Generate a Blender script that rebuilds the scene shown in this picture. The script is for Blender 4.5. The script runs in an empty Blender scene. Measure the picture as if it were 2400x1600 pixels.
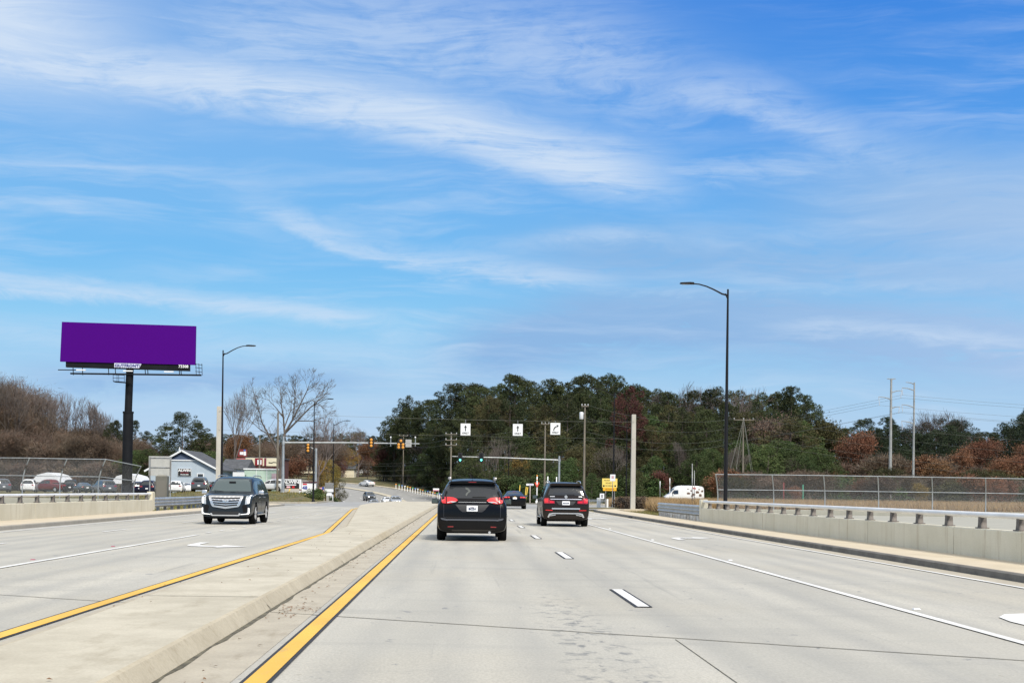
import bpy, bmesh, math, random
import numpy as np
from mathutils import Vector, Matrix
from mathutils.bvhtree import BVHTree
random.seed(7)
R = math.radians
S = bpy.context.scene
C = S.collection

# ------------------------------------------------------------------ camera
F, CX, CY, ROLL, CH = 3214.0, 1085.7, 1142.9, R(0.70), 1.5
cam = bpy.data.cameras.new('camera'); co = bpy.data.objects.new('camera', cam); C.objects.link(co)
cam.sensor_fit = 'HORIZONTAL'; cam.sensor_width = 36.0; cam.lens = 36.0*F/2400
cam.shift_x = (1200-CX)/2400; cam.shift_y = (CY-800)/2400
cam.clip_start = 0.1; cam.clip_end = 9000
cr, sr = math.cos(ROLL), math.sin(ROLL)
co.matrix_world = Matrix(((cr, -sr, 0, 0), (0, 0, -1, 0), (sr, cr, 0, CH), (0, 0, 0, 1)))
S.camera = co
def at(px, py, Y):
    'photo pixel (2400 wide) at distance Y -> point in the world'
    u, v = (px-CX)*Y/F, -(py-CY)*Y/F
    return Vector((cr*u-sr*v, Y, CH+sr*u+cr*v))

# ------------------------------------------------------------------ light
SUN_EL, SUN_AZ = R(42), R(156)        # azimuth from +Y towards +X
S.view_settings.view_transform = 'Standard'; S.view_settings.look = 'None'
S.view_settings.exposure = 0.78; S.view_settings.gamma = 1.0
sl = bpy.data.lights.new('sun', 'SUN'); sl.energy = 2.5; sl.angle = R(10); sl.color = (1.0, .93, .80)
so = bpy.data.objects.new('sun', sl); C.objects.link(so)
sd = Vector((math.sin(SUN_AZ)*math.cos(SUN_EL), math.cos(SUN_AZ)*math.cos(SUN_EL), math.sin(SUN_EL)))
so.rotation_euler = sd.to_track_quat('Z', 'Y').to_euler()

W = bpy.data.worlds.new("World"); S.world = W; W.use_nodes = True
class NT:
    def __init__(s, nt): s.nt = nt; s.n = nt.nodes; s.l = nt.links
    def add(s, t, **kw):
        n = s.n.new(t)
        for k, v in kw.items(): setattr(n, k, v)
        return n
    def put(s, sock, v):
        if hasattr(v, 'is_output') or isinstance(v, bpy.types.NodeSocket): s.l.new(v, sock)
        else: sock.default_value = v
    def m(s, op, a, b=None, c=None, clamp=False):
        n = s.add('ShaderNodeMath', operation=op, use_clamp=clamp)
        s.put(n.inputs[0], a)
        if b is not None: s.put(n.inputs[1], b)
        if c is not None: s.put(n.inputs[2], c)
        return n.outputs[0]
    def noise(s, vec, scale, detail=4, rough=.55, dist=0, out=0):
        n = s.add('ShaderNodeTexNoise'); s.put(n.inputs['Vector'], vec)
        n.inputs['Scale'].default_value = scale; n.inputs['Detail'].default_value = detail
        n.inputs['Roughness'].default_value = rough; n.inputs['Distortion'].default_value = dist
        return n.outputs[out]
    def mapr(s, v, a, b, c=0, d=1, smooth=True):
        n = s.add('ShaderNodeMapRange'); n.interpolation_type = 'SMOOTHSTEP' if smooth else 'LINEAR'
        s.put(n.inputs[0], v); 
        for i, q in enumerate((a, b, c, d)): n.inputs[1+i].default_value = q
        return n.outputs[0]
    def mix(s, f, a, b, mode='MIX'):
        n = s.add('ShaderNodeMix', data_type='RGBA', blend_type=mode)
        s.put(n.inputs[0], f); s.put(n.inputs[6], a); s.put(n.inputs[7], b)
        return n.outputs[2]
    def comb(s, x, y, z):
        n = s.add('ShaderNodeCombineXYZ')
        for i, q in enumerate((x, y, z)): s.put(n.inputs[i], q)
        return n.outputs[0]
    def scl(s, v, sc):
        n = s.add('ShaderNodeVectorMath', operation='MULTIPLY'); s.put(n.inputs[0], v); n.inputs[1].default_value = sc
        return n.outputs[0]
    def ramp(s, v, stops):
        n = s.add('ShaderNodeValToRGB'); cr_ = n.color_ramp
        while len(cr_.elements) < len(stops): cr_.elements.new(.5)
        for e, (p, c) in zip(cr_.elements, stops): e.position = p; e.color = tuple(c)+((1,) if len(c) == 3 else ())
        s.put(n.inputs[0], v); return n.outputs[0]
    def curve(s, v, pts):
        n = s.add('ShaderNodeFloatCurve'); cu = n.mapping.curves[0]
        cu.points[0].location = pts[0]; cu.points[1].location = pts[-1]
        for p in pts[1:-1]: cu.points.new(*p)
        n.mapping.update(); n.inputs[0].default_value = 1; s.put(n.inputs[1], v); return n.outputs[0]
def srgb(r, g, b):
    f = lambda c: (c/255)/12.92 if c/255 <= .04045 else ((c/255+.055)/1.055)**2.4
    return (f(r), f(g), f(b), 1)

w = NT(W.node_tree); W.node_tree.nodes.clear()
sky = w.add('ShaderNodeTexSky', sky_type='NISHITA', sun_disc=False, sun_elevation=SUN_EL, sun_rotation=SUN_AZ, air_density=1.0, dust_density=.6, ozone_density=2.0)
tc = w.add('ShaderNodeTexCoord'); sep = w.add('ShaderNodeSeparateXYZ'); w.l.new(tc.outputs['Generated'], sep.inputs[0])
dx, dy, dz = sep.outputs
# direction of a ray as azimuth and elevation (radians)
hor = w.m('SQRT', w.m('ADD', w.m('MULTIPLY', dx, dx), w.m('MULTIPLY', dy, dy)))
az = w.m('ARCTAN2', dx, dy); el = w.m('ARCTAN2', dz, hor)
el0 = w.m('MAXIMUM', el, 0.0)
XA = lambda px: math.atan((px-1064)/3150)
ZE = lambda py, px=1064: math.atan((1120-py)/3150*math.cos(XA(px)))
aN = w.mapr(az, XA(-300), XA(2700), 0, 1, False)          # 0..1 over the part of the sky the road faces
eN = w.mapr(el, 0, .36, 0, 1, False)
EXPO = 2**S.view_settings.exposure
WS = .10
def up(col):                                              # colours below are as seen: undo exposure and strength
    n = w.add('ShaderNodeVectorMath', operation='SCALE'); w.l.new(col, n.inputs[0]); n.inputs[3].default_value = 1/(EXPO*WS); return n.outputs[0]
cR = w.ramp(eN, [(0.0, srgb(190, 210, 235)), (.20, srgb(162, 203, 237)), (.33, srgb(134, 198, 241)), (.45, srgb(108, 182, 240)), (.70, srgb(82, 156, 234)), (.95, srgb(56, 132, 224))])
cL = w.ramp(eN, [(0.0, srgb(192, 210, 235)), (.20, srgb(168, 206, 238)), (.33, srgb(140, 202, 242)), (.45, srgb(116, 188, 241)), (.70, srgb(120, 180, 238)), (.95, srgb(118, 168, 230))])
seen = up(w.mix(w.mapr(aN, .25, .8), cL, cR))
grey = w.add('ShaderNodeHueSaturation'); grey.inputs['Saturation'].default_value = .75; grey.inputs['Value'].default_value = 1.0; w.l.new(sky.outputs[0], grey.inputs['Color'])
base = w.mix(w.mapr(el, .36, .75, .97, .15), grey.outputs[0], seen)
# vector for noises: stretched along the horizon
v = w.comb(w.m('MULTIPLY', az, 1.0), w.m('MULTIPLY', el, 3.6), 0.0)
n_w = w.noise(v, 5, 3, .5, 0, 1)
vw = w.add('ShaderNodeVectorMath', operation='MULTIPLY_ADD'); w.l.new(n_w, vw.inputs[0]); vw.inputs[1].default_value = (.10, .16, 0); w.l.new(v, vw.inputs[2]); vw = vw.outputs[0]
tilt = w.add('ShaderNodeMapping'); tilt.inputs['Rotation'].default_value = (0, 0, R(22)); tilt.inputs['Scale'].default_value = (1, 2.6, 1); w.l.new(vw, tilt.inputs[0])
streak = w.noise(tilt.outputs[0], 7, 9, .62)
fine = w.noise(vw, 26, 8, .65, .6)
soft = w.noise(vw, 3.2, 4, .5)
fibm = w.add('ShaderNodeMapping'); fibm.inputs['Rotation'].default_value = (0, 0, R(26)); fibm.inputs['Scale'].default_value = (1.4, 7.5, 1); w.l.new(vw, fibm.inputs[0])
fib = w.noise(fibm.outputs[0], 9, 8, .68, .35)
tuft = w.noise(vw, 55, 7, .7, .8)
def band(pts, wid, x0, x1, edge=.04, gain=1.0, thr=.5, wup=None):
    'a cirrus band following a curve over the sky; pts in (x,y) of a 2352-wide view'
    q = [((XA(px)-XA(-300))/(XA(2700)-XA(-300)), ZE(py, px)/.36) for px, py in pts]
    c = w.curve(aN, q)
    n1 = w.m('MULTIPLY', w.m('SUBTRACT', soft, .5), .07); n2 = w.m('MULTIPLY', w.m('SUBTRACT', fine, .5), .05)
    d = w.m('SUBTRACT', w.m('ADD', eN, w.m('ADD', n1, n2)), c)
    up = w.mapr(d, 0, (wup or wid), 1, 0); dn = w.mapr(d, -wid, 0, 0, 1)
    k = w.m('MULTIPLY', up, dn, clamp=True)
    a0, a1 = [(XA(t)-XA(-300))/(XA(2700)-XA(-300)) for t in (x0, x1)]
    k = w.m('MULTIPLY', k, w.m('MULTIPLY', w.mapr(aN, a0-edge, a0+edge), w.mapr(aN, a1-edge*1.5, a1+edge, 1, 0)))
    return w.m('MULTIPLY', k, w.m('MULTIPLY', w.mapr(w.m('ADD', w.m('MULTIPLY', streak, .42), w.m('ADD', w.m('MULTIPLY', fine, .34), w.m('ADD', w.m('MULTIPLY', fib, .12), w.m('MULTIPLY', tuft, .12)))), thr-.13, thr+.13), gain))
bands = [
    band([(-300, 60), (0, 140), (350, 190), (700, 232), (1000, 285), (1250, 355), (1500, 408), (2700, 430)], .085, -900, 1540, .05, 1.0, .40, .11),
    band([(-300, -60), (0, 70), (350, 150), (700, 190), (2700, 260)], .20, -900, 290, .08, 1.1, .32, .24),
    band([(-300, 420), (500, 470), (850, 588), (1150, 630), (1500, 662), (2700, 690)], .035, 560, 1430, .05, .7, .45, .06),
    band([(-300, 650), (0, 668), (300, 692), (700, 722), (1050, 730), (2700, 740)], .035, -900, 900, .04, .8, .43, .04),
    band([(-300, 760), (0, 775), (600, 800), (900, 815), (2700, 830)], .05, -900, 1000, .04, .35, .45),
    band([(-300, 100), (1000, 140), (1400, 200), (1700, 235), (1900, 300), (2100, 360), (2700, 420)], .06, 1450, 2100, .07, .6, .44, .10),
    band([(-300, 440), (1250, 395), (1700, 385), (2050, 345), (2700, 300)], .05, 1200, 2060, .05, .5, .48),
    band([(-300, 80), (900, 100), (1300, 130), (1600, 230), (2700, 300)], .18, 400, 1650, .08, .55, .46),
    band([(-300, 560), (1250, 550), (1400, 538), (1600, 560), (2700, 560)], .03, 1200, 1560, .04, .5, .47),
    band([(-300, 770), (1500, 770), (1900, 752), (2400, 790), (2700, 800)], .03, 1780, 2500, .04, .6, .47),
    band([(-300, 640), (1200, 640), (1400, 662), (2100, 640), (2700, 630)], .025, 1350, 2300, .04, .35, .5),
]
cl = bands[0]
for b in bands[1:]: cl = w.m('MAXIMUM', cl, b)
veil = w.m('MULTIPLY', w.mapr(streak, .40, .74), w.mapr(soft, .30, .66))
veil = w.m('MULTIPLY', veil, w.mapr(w.m('ADD', aN, w.m('MULTIPLY', eN, .55)), .75, 1.25, .72, .34))
cl = w.m('MAXIMUM', cl, veil)
cl = w.m('MULTIPLY', cl, w.mapr(fib, .3, .68, .80, 1.05), clamp=True)
high = w.mapr(el, .38, .8, 0, .75)                       # unseen overcast added above the view to whiten and lift ambient light
cl = w.m('MAXIMUM', cl, high)
white = w.mix(w.mapr(el, .36, .7), w.mix(w.mapr(eN, 0, 1), srgb(206, 224, 245), srgb(214, 229, 247)), (1.35, 1.32, 1.25, 1))
# grey-lavender stratus low on the right
lavm = w.m('MAXIMUM', band([(-300, 800), (1100, 800), (1400, 745), (1700, 735), (2100, 770), (2700, 800)], .13, 1040, 2600, .05, 1.25, .38),
           w.m('MAXIMUM', band([(-300, 500), (1500, 520), (2000, 470), (2352, 470), (2700, 460)], .20, 1850, 3200, .12, 1.0, .34),
           w.m('MAXIMUM', band([(-300, 860), (200, 880), (700, 875), (2700, 900)], .05, 100, 850, .05, .9, .40),
               band([(-300, 600), (1000, 600), (1600, 590), (2100, 610), (2700, 640)], .11, 1200, 2700, .08, .85, .38))))
lav = w.mix(w.mapr(aN, .6, 1.0), srgb(143, 184, 228), srgb(168, 198, 234))
colr = w.mix(w.m('MULTIPLY', lavm, .95, clamp=True), base, up(lav))
colr = w.mix(w.m('MULTIPLY', cl, .88, clamp=True), colr, up(white))
bg = w.add('ShaderNodeBackground'); w.l.new(colr, bg.inputs[0]); bg.inputs[1].default_value = WS
wo = w.add('ShaderNodeOutputWorld'); w.l.new(bg.outputs[0], wo.inputs[0])

# ------------------------------------------------------------------ materials
MATS = {}
def mat(name, col, rough=.6, metal=0, var=.0, vs=3, bump=0, bs=30, coat=0, spec=.5, rnd=0, emit=0, stretch=(1, 1, 1), second=None):
    if name in MATS: return MATS[name]
    m = bpy.data.materials.new(name); m.use_nodes = True; t = NT(m.node_tree)
    b = t.n['Principled BSDF']; c4 = tuple(col)[:3]+(1,)
    b.inputs['Base Color'].default_value = c4; b.inputs['Roughness'].default_value = rough; b.inputs['Metallic'].default_value = metal
    b.inputs['Specular IOR Level'].default_value = spec; b.inputs['Coat Weight'].default_value = coat; b.inputs['Coat Roughness'].default_value = .12
    if emit: b.inputs['Emission Color'].default_value = c4; b.inputs['Emission Strength'].default_value = emit
    t.b = b; src = None
    if var or bump or second:
        g = t.add('ShaderNodeTexCoord'); o = t.scl(g.outputs['Object'], stretch)
        if var:
            n = t.noise(o, vs, 6, .6)
            src = t.mix(t.mapr(n, .3, .7), tuple(x*(1-var) for x in c4[:3])+(1,), tuple(min(1, x*(1+var)) for x in c4[:3])+(1,))
            if second: src = t.mix(t.mapr(t.noise(o, vs*.6, 5, .6), .48, .66), src, tuple(second)[:3]+(1,))
        if bump:
            bn = t.add('ShaderNodeBump'); bn.inputs['Strength'].default_value = bump; bn.inputs['Distance'].default_value = .02
            t.l.new(t.noise(o, bs, 5, .6), bn.inputs['Height']); t.l.new(bn.outputs[0], b.inputs['Normal'])
    if rnd:
        oi = t.add('ShaderNodeObjectInfo'); hs = t.add('ShaderNodeHueSaturation')
        hs.inputs['Color'].default_value = c4
        if src: t.l.new(src, hs.inputs['Color'])
        t.l.new(t.mapr(oi.outputs['Random'], 0, 1, 1-rnd, 1+rnd, False), hs.inputs['Value'])
        r2 = t.m('FRACT', t.m('MULTIPLY', oi.outputs['Random'], 7.31))
        t.l.new(t.mapr(r2, 0, 1, .5-.05*rnd*2, .5+.05*rnd, False), hs.inputs['Hue'])
        src = hs.outputs[0]
    if src: t.l.new(src, b.inputs['Base Color'])
    MATS[name] = m; return m

def road_material():
    m = bpy.data.materials.new('concrete_pavement'); m.use_nodes = True; t = NT(m.node_tree); b = t.n['Principled BSDF']
    g = t.add('ShaderNodeTexCoord'); P = g.outputs['Object']; s = t.add('ShaderNodeSeparateXYZ'); t.l.new(P, s.inputs[0]); X, Y, Z = s.outputs
    c = t.mix(t.mapr(t.noise(t.scl(P, (1, .12, 1)), .55, 5, .6), .32, .68), (.43, .415, .37, 1), (.56, .535, .47, 1))
    c = t.mix(t.m('MULTIPLY', t.mapr(t.noise(t.scl(P, (.25, 1.2, 1)), .8, 6, .65), .5, .72), .5), c, (.33, .325, .30, 1))
    c = t.mix(t.m('MULTIPLY', t.mapr(t.noise(P, .16, 3, .5), .45, .65), .5), c, (.50, .46, .375, 1))
    # wheel paths, worn darker, two to a lane
    d = t.m('PINGPONG', t.m('ADD', X, .55), 1.65/2); wp = t.mapr(t.m('ABSOLUTE', t.m('SUBTRACT', d, .4)), 0, .4, .34, 0)
    c = t.mix(t.m('MULTIPLY', wp, t.mapr(t.noise(t.scl(P, (1, .1, 1)), .9, 4), .35, .6)), c, (.24, .245, .25, 1))
    gr = t.noise(t.scl(P, (1, .35, 1)), 42, 4, .75); c = t.mix(t.mapr(gr, .25, .75, .0, .45), c, (.20, .195, .175, 1))
    gr2 = t.noise(P, 170, 2, .7); c = t.mix(t.mapr(gr2, .55, .8, 0, .5), c, (.52, .51, .47, 1))
    # oil drips down the middle of the lane and scattered patches
    st = t.noise(t.scl(P, (1.2, .75, 1)), 5.0, 5, .65, .5)
    near = t.m('MULTIPLY', t.mapr(t.m('ABSOLUTE', t.m('SUBTRACT', X, 1.25)), .1, .55, 1, 0), t.mapr(Y, 16, 22, 1, 0))
    k = t.m('MULTIPLY', near, t.mapr(st, .50, .66)); c = t.mix(t.m('MULTIPLY', k, .8), c, (.10, .11, .125, 1))
    sp = t.noise(t.scl(P, (1.1, .6, 1)), 3.1, 4, .6, .4); c = t.mix(t.mapr(sp, .665, .71, 0, .6), c, (.13, .14, .16, 1))
    tm = t.noise(t.scl(P, (3.2, .05, 1)), 1.3, 4, .7); c = t.mix(t.mapr(tm, .60, .74, 0, .42), c, (.20, .20, .195, 1))
    sb = t.noise(t.comb(t.m('FLOOR', t.m('DIVIDE', t.m('ADD', X, 1.35), 3.45)), t.m('FLOOR', t.m('DIVIDE', t.m('ADD', Y, t.m('MULTIPLY', X, .53)), 12.3)), 0.0), 3.7, 0); c = t.mix(t.mapr(sb, .35, .65, 0, .22), c, (.30, .295, .27, 1))
    sp2 = t.noise(t.scl(P, (1, 1, 1)), 9, 2, .5); c = t.mix(t.mapr(sp2, .74, .78, 0, .4), c, (.2, .18, .13, 1))
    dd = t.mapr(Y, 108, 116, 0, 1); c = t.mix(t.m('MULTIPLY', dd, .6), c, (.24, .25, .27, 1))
    t.l.new(c, b.inputs['Base Color']); b.inputs['Roughness'].default_value = .75; b.inputs['Specular IOR Level'].default_value = .35
    bn = t.add('ShaderNodeBump'); bn.inputs['Strength'].default_value = .25; bn.inputs['Distance'].default_value = .01
    t.l.new(gr, bn.inputs['Height']); t.l.new(bn.outputs[0], b.inputs['Normal'])
    return m
def stained(name, a, c2, dark, amt=.5, vert=True, sc=1.0):
    m = bpy.data.materials.new(name); m.use_nodes = True; t = NT(m.node_tree); b = t.n['Principled BSDF']
    g = t.add('ShaderNodeTexCoord'); P = g.outputs['Object']
    c = t.mix(t.mapr(t.noise(P, .7*sc, 6, .65), .3, .7), a+(1,), c2+(1,))
    st = t.noise(t.scl(P, (2.2, 2.2, .22) if vert else (1, .3, 1)), 1.6*sc, 6, .68)
    c = t.mix(t.mapr(st, .52, .74, 0, amt), c, dark+(1,))
    gr = t.noise(P, 35, 4, .7); c = t.mix(t.mapr(gr, .3, .75, 0, .25), c, tuple(x*.6 for x in dark)+(1,))
    t.l.new(c, b.inputs['Base Color']); b.inputs['Roughness'].default_value = .85
    bn = t.add('ShaderNodeBump'); bn.inputs['Strength'].default_value = .3; bn.inputs['Distance'].default_value = .01
    t.l.new(gr, bn.inputs['Height']); t.l.new(bn.outputs[0], b.inputs['Normal'])
    MATS[name] = m; return m
M_road = road_material()
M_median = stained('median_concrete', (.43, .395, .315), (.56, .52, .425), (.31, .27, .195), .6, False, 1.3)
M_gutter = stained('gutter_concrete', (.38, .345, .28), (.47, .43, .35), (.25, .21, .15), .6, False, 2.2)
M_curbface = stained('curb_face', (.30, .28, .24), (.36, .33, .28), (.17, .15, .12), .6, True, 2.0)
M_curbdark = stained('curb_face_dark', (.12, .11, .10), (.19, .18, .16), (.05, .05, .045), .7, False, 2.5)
M_walk = stained('sidewalk_concrete', (.52, .45, .335), (.60, .525, .405), (.40, .33, .23), .35, False, 1.5)
M_wallR = stained('barrier_concrete', (.66, .62, .49), (.74, .70, .57), (.40, .31, .19), .6)
M_wallP = stained('parapet_pale', (.33, .325, .28), (.39, .38, .33), (.26, .25, .21), .3)
M_asph = stained('asphalt', (.27, .27, .265), (.34, .34, .335), (.20, .20, .195), .4, False, 1.0)
M_lot = stained('lot_asphalt', (.13, .13, .13), (.18, .18, .175), (.09, .09, .09), .4, False, 1.0)
def worn(name, c1, thr=.66):
    m = bpy.data.materials.new(name); m.use_nodes = True; t = NT(m.node_tree); b = t.n['Principled BSDF']; g = t.add('ShaderNodeTexCoord'); P = g.outputs['Object']
    c = t.mix(t.mapr(t.noise(t.scl(P, (1, .4, 1)), 1.2, 4), .3, .7), tuple(x*.82 for x in c1)+(1,), c1+(1,))
    c = t.mix(t.mapr(t.noise(P, 14, 5, .75), thr-.05, thr+.05, 0, .7), c, (.33, .31, .26, 1))
    c = t.mix(t.mapr(t.noise(t.scl(P, (1, .3, 1)), 3.5, 5, .7), .58, .74, 0, .4), c, (.22, .20, .16, 1))
    t.l.new(c, b.inputs['Base Color']); b.inputs['Roughness'].default_value = .7; MATS[name] = m; return m
M_yel = worn('yellow_paint', (.74, .45, .07))
M_blk = mat('black_contrast_paint', (.02, .02, .025), .7, var=.2)
M_wht = worn('white_paint', (.74, .74, .73), .64)
M_galv = mat('galvanised_steel', (.42, .44, .45), .45, .7, var=.18, vs=2)
M_galvd = mat('weathered_steel', (.30, .31, .32), .5, .6, var=.3, vs=3, second=(.2, .17, .14))
M_alu = mat('aluminium_rail', (.74, .74, .74), .5, .2, var=.08, vs=1)
M_postd = mat('cast_post', (.13, .115, .105), .6, .3, var=.25, vs=8)
M_blackm = mat('black_metal', (.009, .009, .011), .5, 0, spec=.2)
M_conc = stained('pole_concrete', (.42, .40, .36), (.50, .48, .43), (.33, .30, .25), .4)
M_wood = mat('weathered_wood', (.17, .15, .12), .9, var=.3, vs=2, stretch=(3, 3, .3), bump=.3)
M_chrome = mat('chrome', (.62, .62, .62), .25, .8)
M_silver = mat('silver_plastic', (.55, .56, .58), .3, .5)
M_tyre = mat('tyre_rubber', (.009, .009, .009), .9, spec=.1)
M_glass = mat('car_glass', (.018, .024, .026), .05, 0, spec=.9)
M_glass2 = mat('windscreen_glass', (.05, .075, .08), .06, 0, spec=.9)
M_trim = mat('black_trim', (.007, .007, .008), .6, spec=.15)
M_red = mat('red_lens', (.55, .008, .012), .15, 0, coat=1, emit=.12)
M_redd = mat('dark_red_lens', (.22, .006, .008), .2, coat=1)
M_clear = mat('clear_lens', (.50, .52, .53), .12, .3, coat=1)
M_plate = mat('number_plate', (.75, .76, .78), .4)
M_white = mat('white_enamel', (.78, .79, .80), .4)
M_orange = mat('orange_lens', (.8, .3, .03), .3)

# ------------------------------------------------------------------ object helpers
def tag(o, label=None, cat=None, group=None, kind=None):
    if label: o['label'] = label
    if cat: o['category'] = cat
    if group: o['group'] = group
    if kind: o['kind'] = kind
    return o
def thing(name, label, cat, loc=(0, 0, 0), rz=0, group=None):
    o = bpy.data.objects.new(name, None); C.objects.link(o); o.location = loc; o.rotation_euler = (0, 0, rz); o.empty_display_size = .3
    return tag(o, label, cat, group)
def mesh_obj(name, verts, faces, m, parent=None, smooth=False, mats=None, fm=None):
    me = bpy.data.meshes.new(name); me.from_pydata([tuple(v) for v in verts], [], [tuple(f) for f in faces]); me.update()
    for q in (mats or [m]): me.materials.append(q)
    if fm: me.polygons.foreach_set('material_index', fm)
    if smooth: me.polygons.foreach_set('use_smooth', [True]*len(me.polygons))
    o = bpy.data.objects.new(name, me); C.objects.link(o)
    if parent: o.parent = parent
    return o
class MB:
    'collects shapes for ONE mesh object'
    def __init__(s): s.v = []; s.f = []
    def _add(s, vs, fs):
        k = len(s.v); s.v += [tuple(q) for q in vs]; s.f += [tuple(i+k for i in f) for f in fs]; return s
    def box(s, c, d, rz=0, taper=1.0, rx=0, ry=0):
        vs = []; M = Matrix.Rotation(rz, 3, 'Z') @ Matrix.Rotation(ry, 3, 'Y') @ Matrix.Rotation(rx, 3, 'X')
        for z in (-.5, .5):
            k = taper if z > 0 else 1
            for x, y in ((-.5, -.5), (.5, -.5), (.5, .5), (-.5, .5)): vs.append(Vector(c)+M@Vector((x*d[0]*k, y*d[1]*k, z*d[2])))
        return s._add(vs, [(3, 2, 1, 0), (4, 5, 6, 7), (0, 1, 5, 4), (1, 2, 6, 5), (2, 3, 7, 6), (3, 0, 4, 7)])
    def tube(s, pts, r, n=8, flat=None, cap=True):
        pts = [Vector(p) for p in pts]; rr = r if isinstance(r, (list, tuple)) else [r]*len(pts); vs = []; fs = []
        for i, p in enumerate(pts):
            t = (pts[min(i+1, len(pts)-1)]-pts[max(i-1, 0)]).normalized()
            a = Vector((0, 0, 1)) if abs(t.z) < .9 else Vector((1, 0, 0))
            u = t.cross(a).normalized(); q = u.cross(t).normalized()
            for k in range(n):
                an = 2*math.pi*k/n+math.pi/n; vs.append(p+u*math.cos(an)*rr[i]*(flat or 1)+q*math.sin(an)*rr[i])
        for i in range(len(pts)-1):
            for k in range(n): fs.append((i*n+k, i*n+(k+1) % n, (i+1)*n+(k+1) % n, (i+1)*n+k))
        if cap: fs += [tuple(reversed(range(n))), tuple(range((len(pts)-1)*n, len(pts)*n))]
        return s._add(vs, fs)
    def prism(s, poly, y0, y1, axis='y'):
        'poly in (x,z) extruded along y, or (y,z) along x, or (x,y) along z'
        f = {'y': lambda a, b, t: (a, t, b), 'x': lambda a, b, t: (t, a, b), 'z': lambda a, b, t: (a, b, t)}[axis]
        n = len(poly); vs = [f(a, b, y0) for a, b in poly]+[f(a, b, y1) for a, b in poly]
        return s._add(vs, [tuple(range(n)), tuple(reversed(range(n, 2*n)))]+[(i, i+n, (i+1) % n+n, (i+1) % n) for i in range(n)])
    def lathe(s, c, prof, n=20, axis='z'):
        vs = []; fs = []
        for r, h in prof:
            for k in range(n):
                a = 2*math.pi*k/n; p = (r*math.cos(a), r*math.sin(a), h)
                if axis == 'x': p = (p[2], p[0], p[1])
                if axis == 'y': p = (p[0], p[2], p[1])
                vs.append(Vector(c)+Vector(p))
        for i in range(len(prof)-1):
            for k in range(n): fs.append((i*n+k, i*n+(k+1) % n, (i+1)*n+(k+1) % n, (i+1)*n+k))
        fs += [tuple(range(n)), tuple(range((len(prof)-1)*n, len(prof)*n))]
        return s._add(vs, fs)
    def build(s, name, m, parent=None, smooth=False, bevel=0):
        o = mesh_obj(name, s.v, s.f, m, parent, False)
        bm = bmesh.new(); bm.from_mesh(o.data); bmesh.ops.recalc_face_normals(bm, faces=bm.faces)
        if bevel: bmesh.ops.bevel(bm, geom=list(bm.edges), offset=bevel, segments=2, affect='EDGES', profile=.6)
        for e in bm.edges:
            if len(e.link_faces) == 2 and e.calc_face_angle(0) > R(38): e.smooth = False
        bm.to_mesh(o.data); bm.free()
        o.data.polygons.foreach_set('use_smooth', [smooth]*len(o.data.polygons))
        return o
def text(body, size, m, parent, loc, rot=(R(90), 0, 0), name='lettering', ext=.004, align='CENTER', sx=1.0, bold=0, shear=0):
    cu = bpy.data.curves.new('t', 'FONT'); cu.body = body; cu.size = size; cu.extrude = ext; cu.align_x = align; cu.align_y = 'CENTER'; cu.offset = bold; cu.shear = shear
    cu.resolution_u = 2
    t = bpy.data.objects.new('t', cu); C.objects.link(t); dg = bpy.context.evaluated_depsgraph_get()
    me = bpy.data.meshes.new_from_object(t.evaluated_get(dg)); bpy.data.objects.remove(t)
    me.materials.clear(); me.materials.append(m)
    o = bpy.data.objects.new(name, me); C.objects.link(o); o.parent = parent; o.location = loc; o.rotation_euler = rot; o.scale = (sx, 1, 1)
    return o

# ------------------------------------------------------------------ lie of the land
PT = [(-200, 0), (30, 0), (57, -.05), (85, -.10), (110, -.14), (135, -.17), (152, -.21), (163, -.36), (172, -.65), (185, -1.15), (200, -1.65), (215, -1.95), (228, -2.05), (242, -1.95),
      (260, -1.72), (277, -1.4), (290, -.95), (300, -.45), (315, .5), (328, 1.4), (345, 2.5), (356, 3.1), (380, 3.9), (420, 4.8), (500, 7), (800, 12), (1500, 16), (5000, 20)]
PX = np.array([p[0] for p in PT], float); PZ = np.array([p[1] for p in PT], float)
_m = np.gradient(PZ, PX)
def prof(y):
    i = int(min(max(np.searchsorted(PX, y)-1, 0), len(PX)-2)); h = PX[i+1]-PX[i]; t = min(max((y-PX[i])/h, 0), 1)
    return float((2*t**3-3*t**2+1)*PZ[i]+(t**3-2*t**2+t)*h*_m[i]+(-2*t**3+3*t**2)*PZ[i+1]+(t**3-t**2)*h*_m[i+1])
CL = [(-6.2, 140), (-6.6, 155), (-7.4, 180), (-8.2, 210), (-9.5, 240), (-11, 265), (-13.5, 288), (-17, 303), (-23, 317), (-31, 330), (-43, 343), (-58, 353), (-80, 361), (-110, 367), (-150, 371)]
def sst(a, b, x): t = min(max((x-a)/(b-a), 0), 1); return t*t*(3-2*t)
def xc(y):
    if y < 140: return -2.6
    return float(np.interp(y, [c[1] for c in CL], [c[0] for c in CL]))
def lofs(y): return float(np.interp(y, [150, 190, 240, 270, 330], [-7.4, -9, -11, -12.2, -12]))
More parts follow.
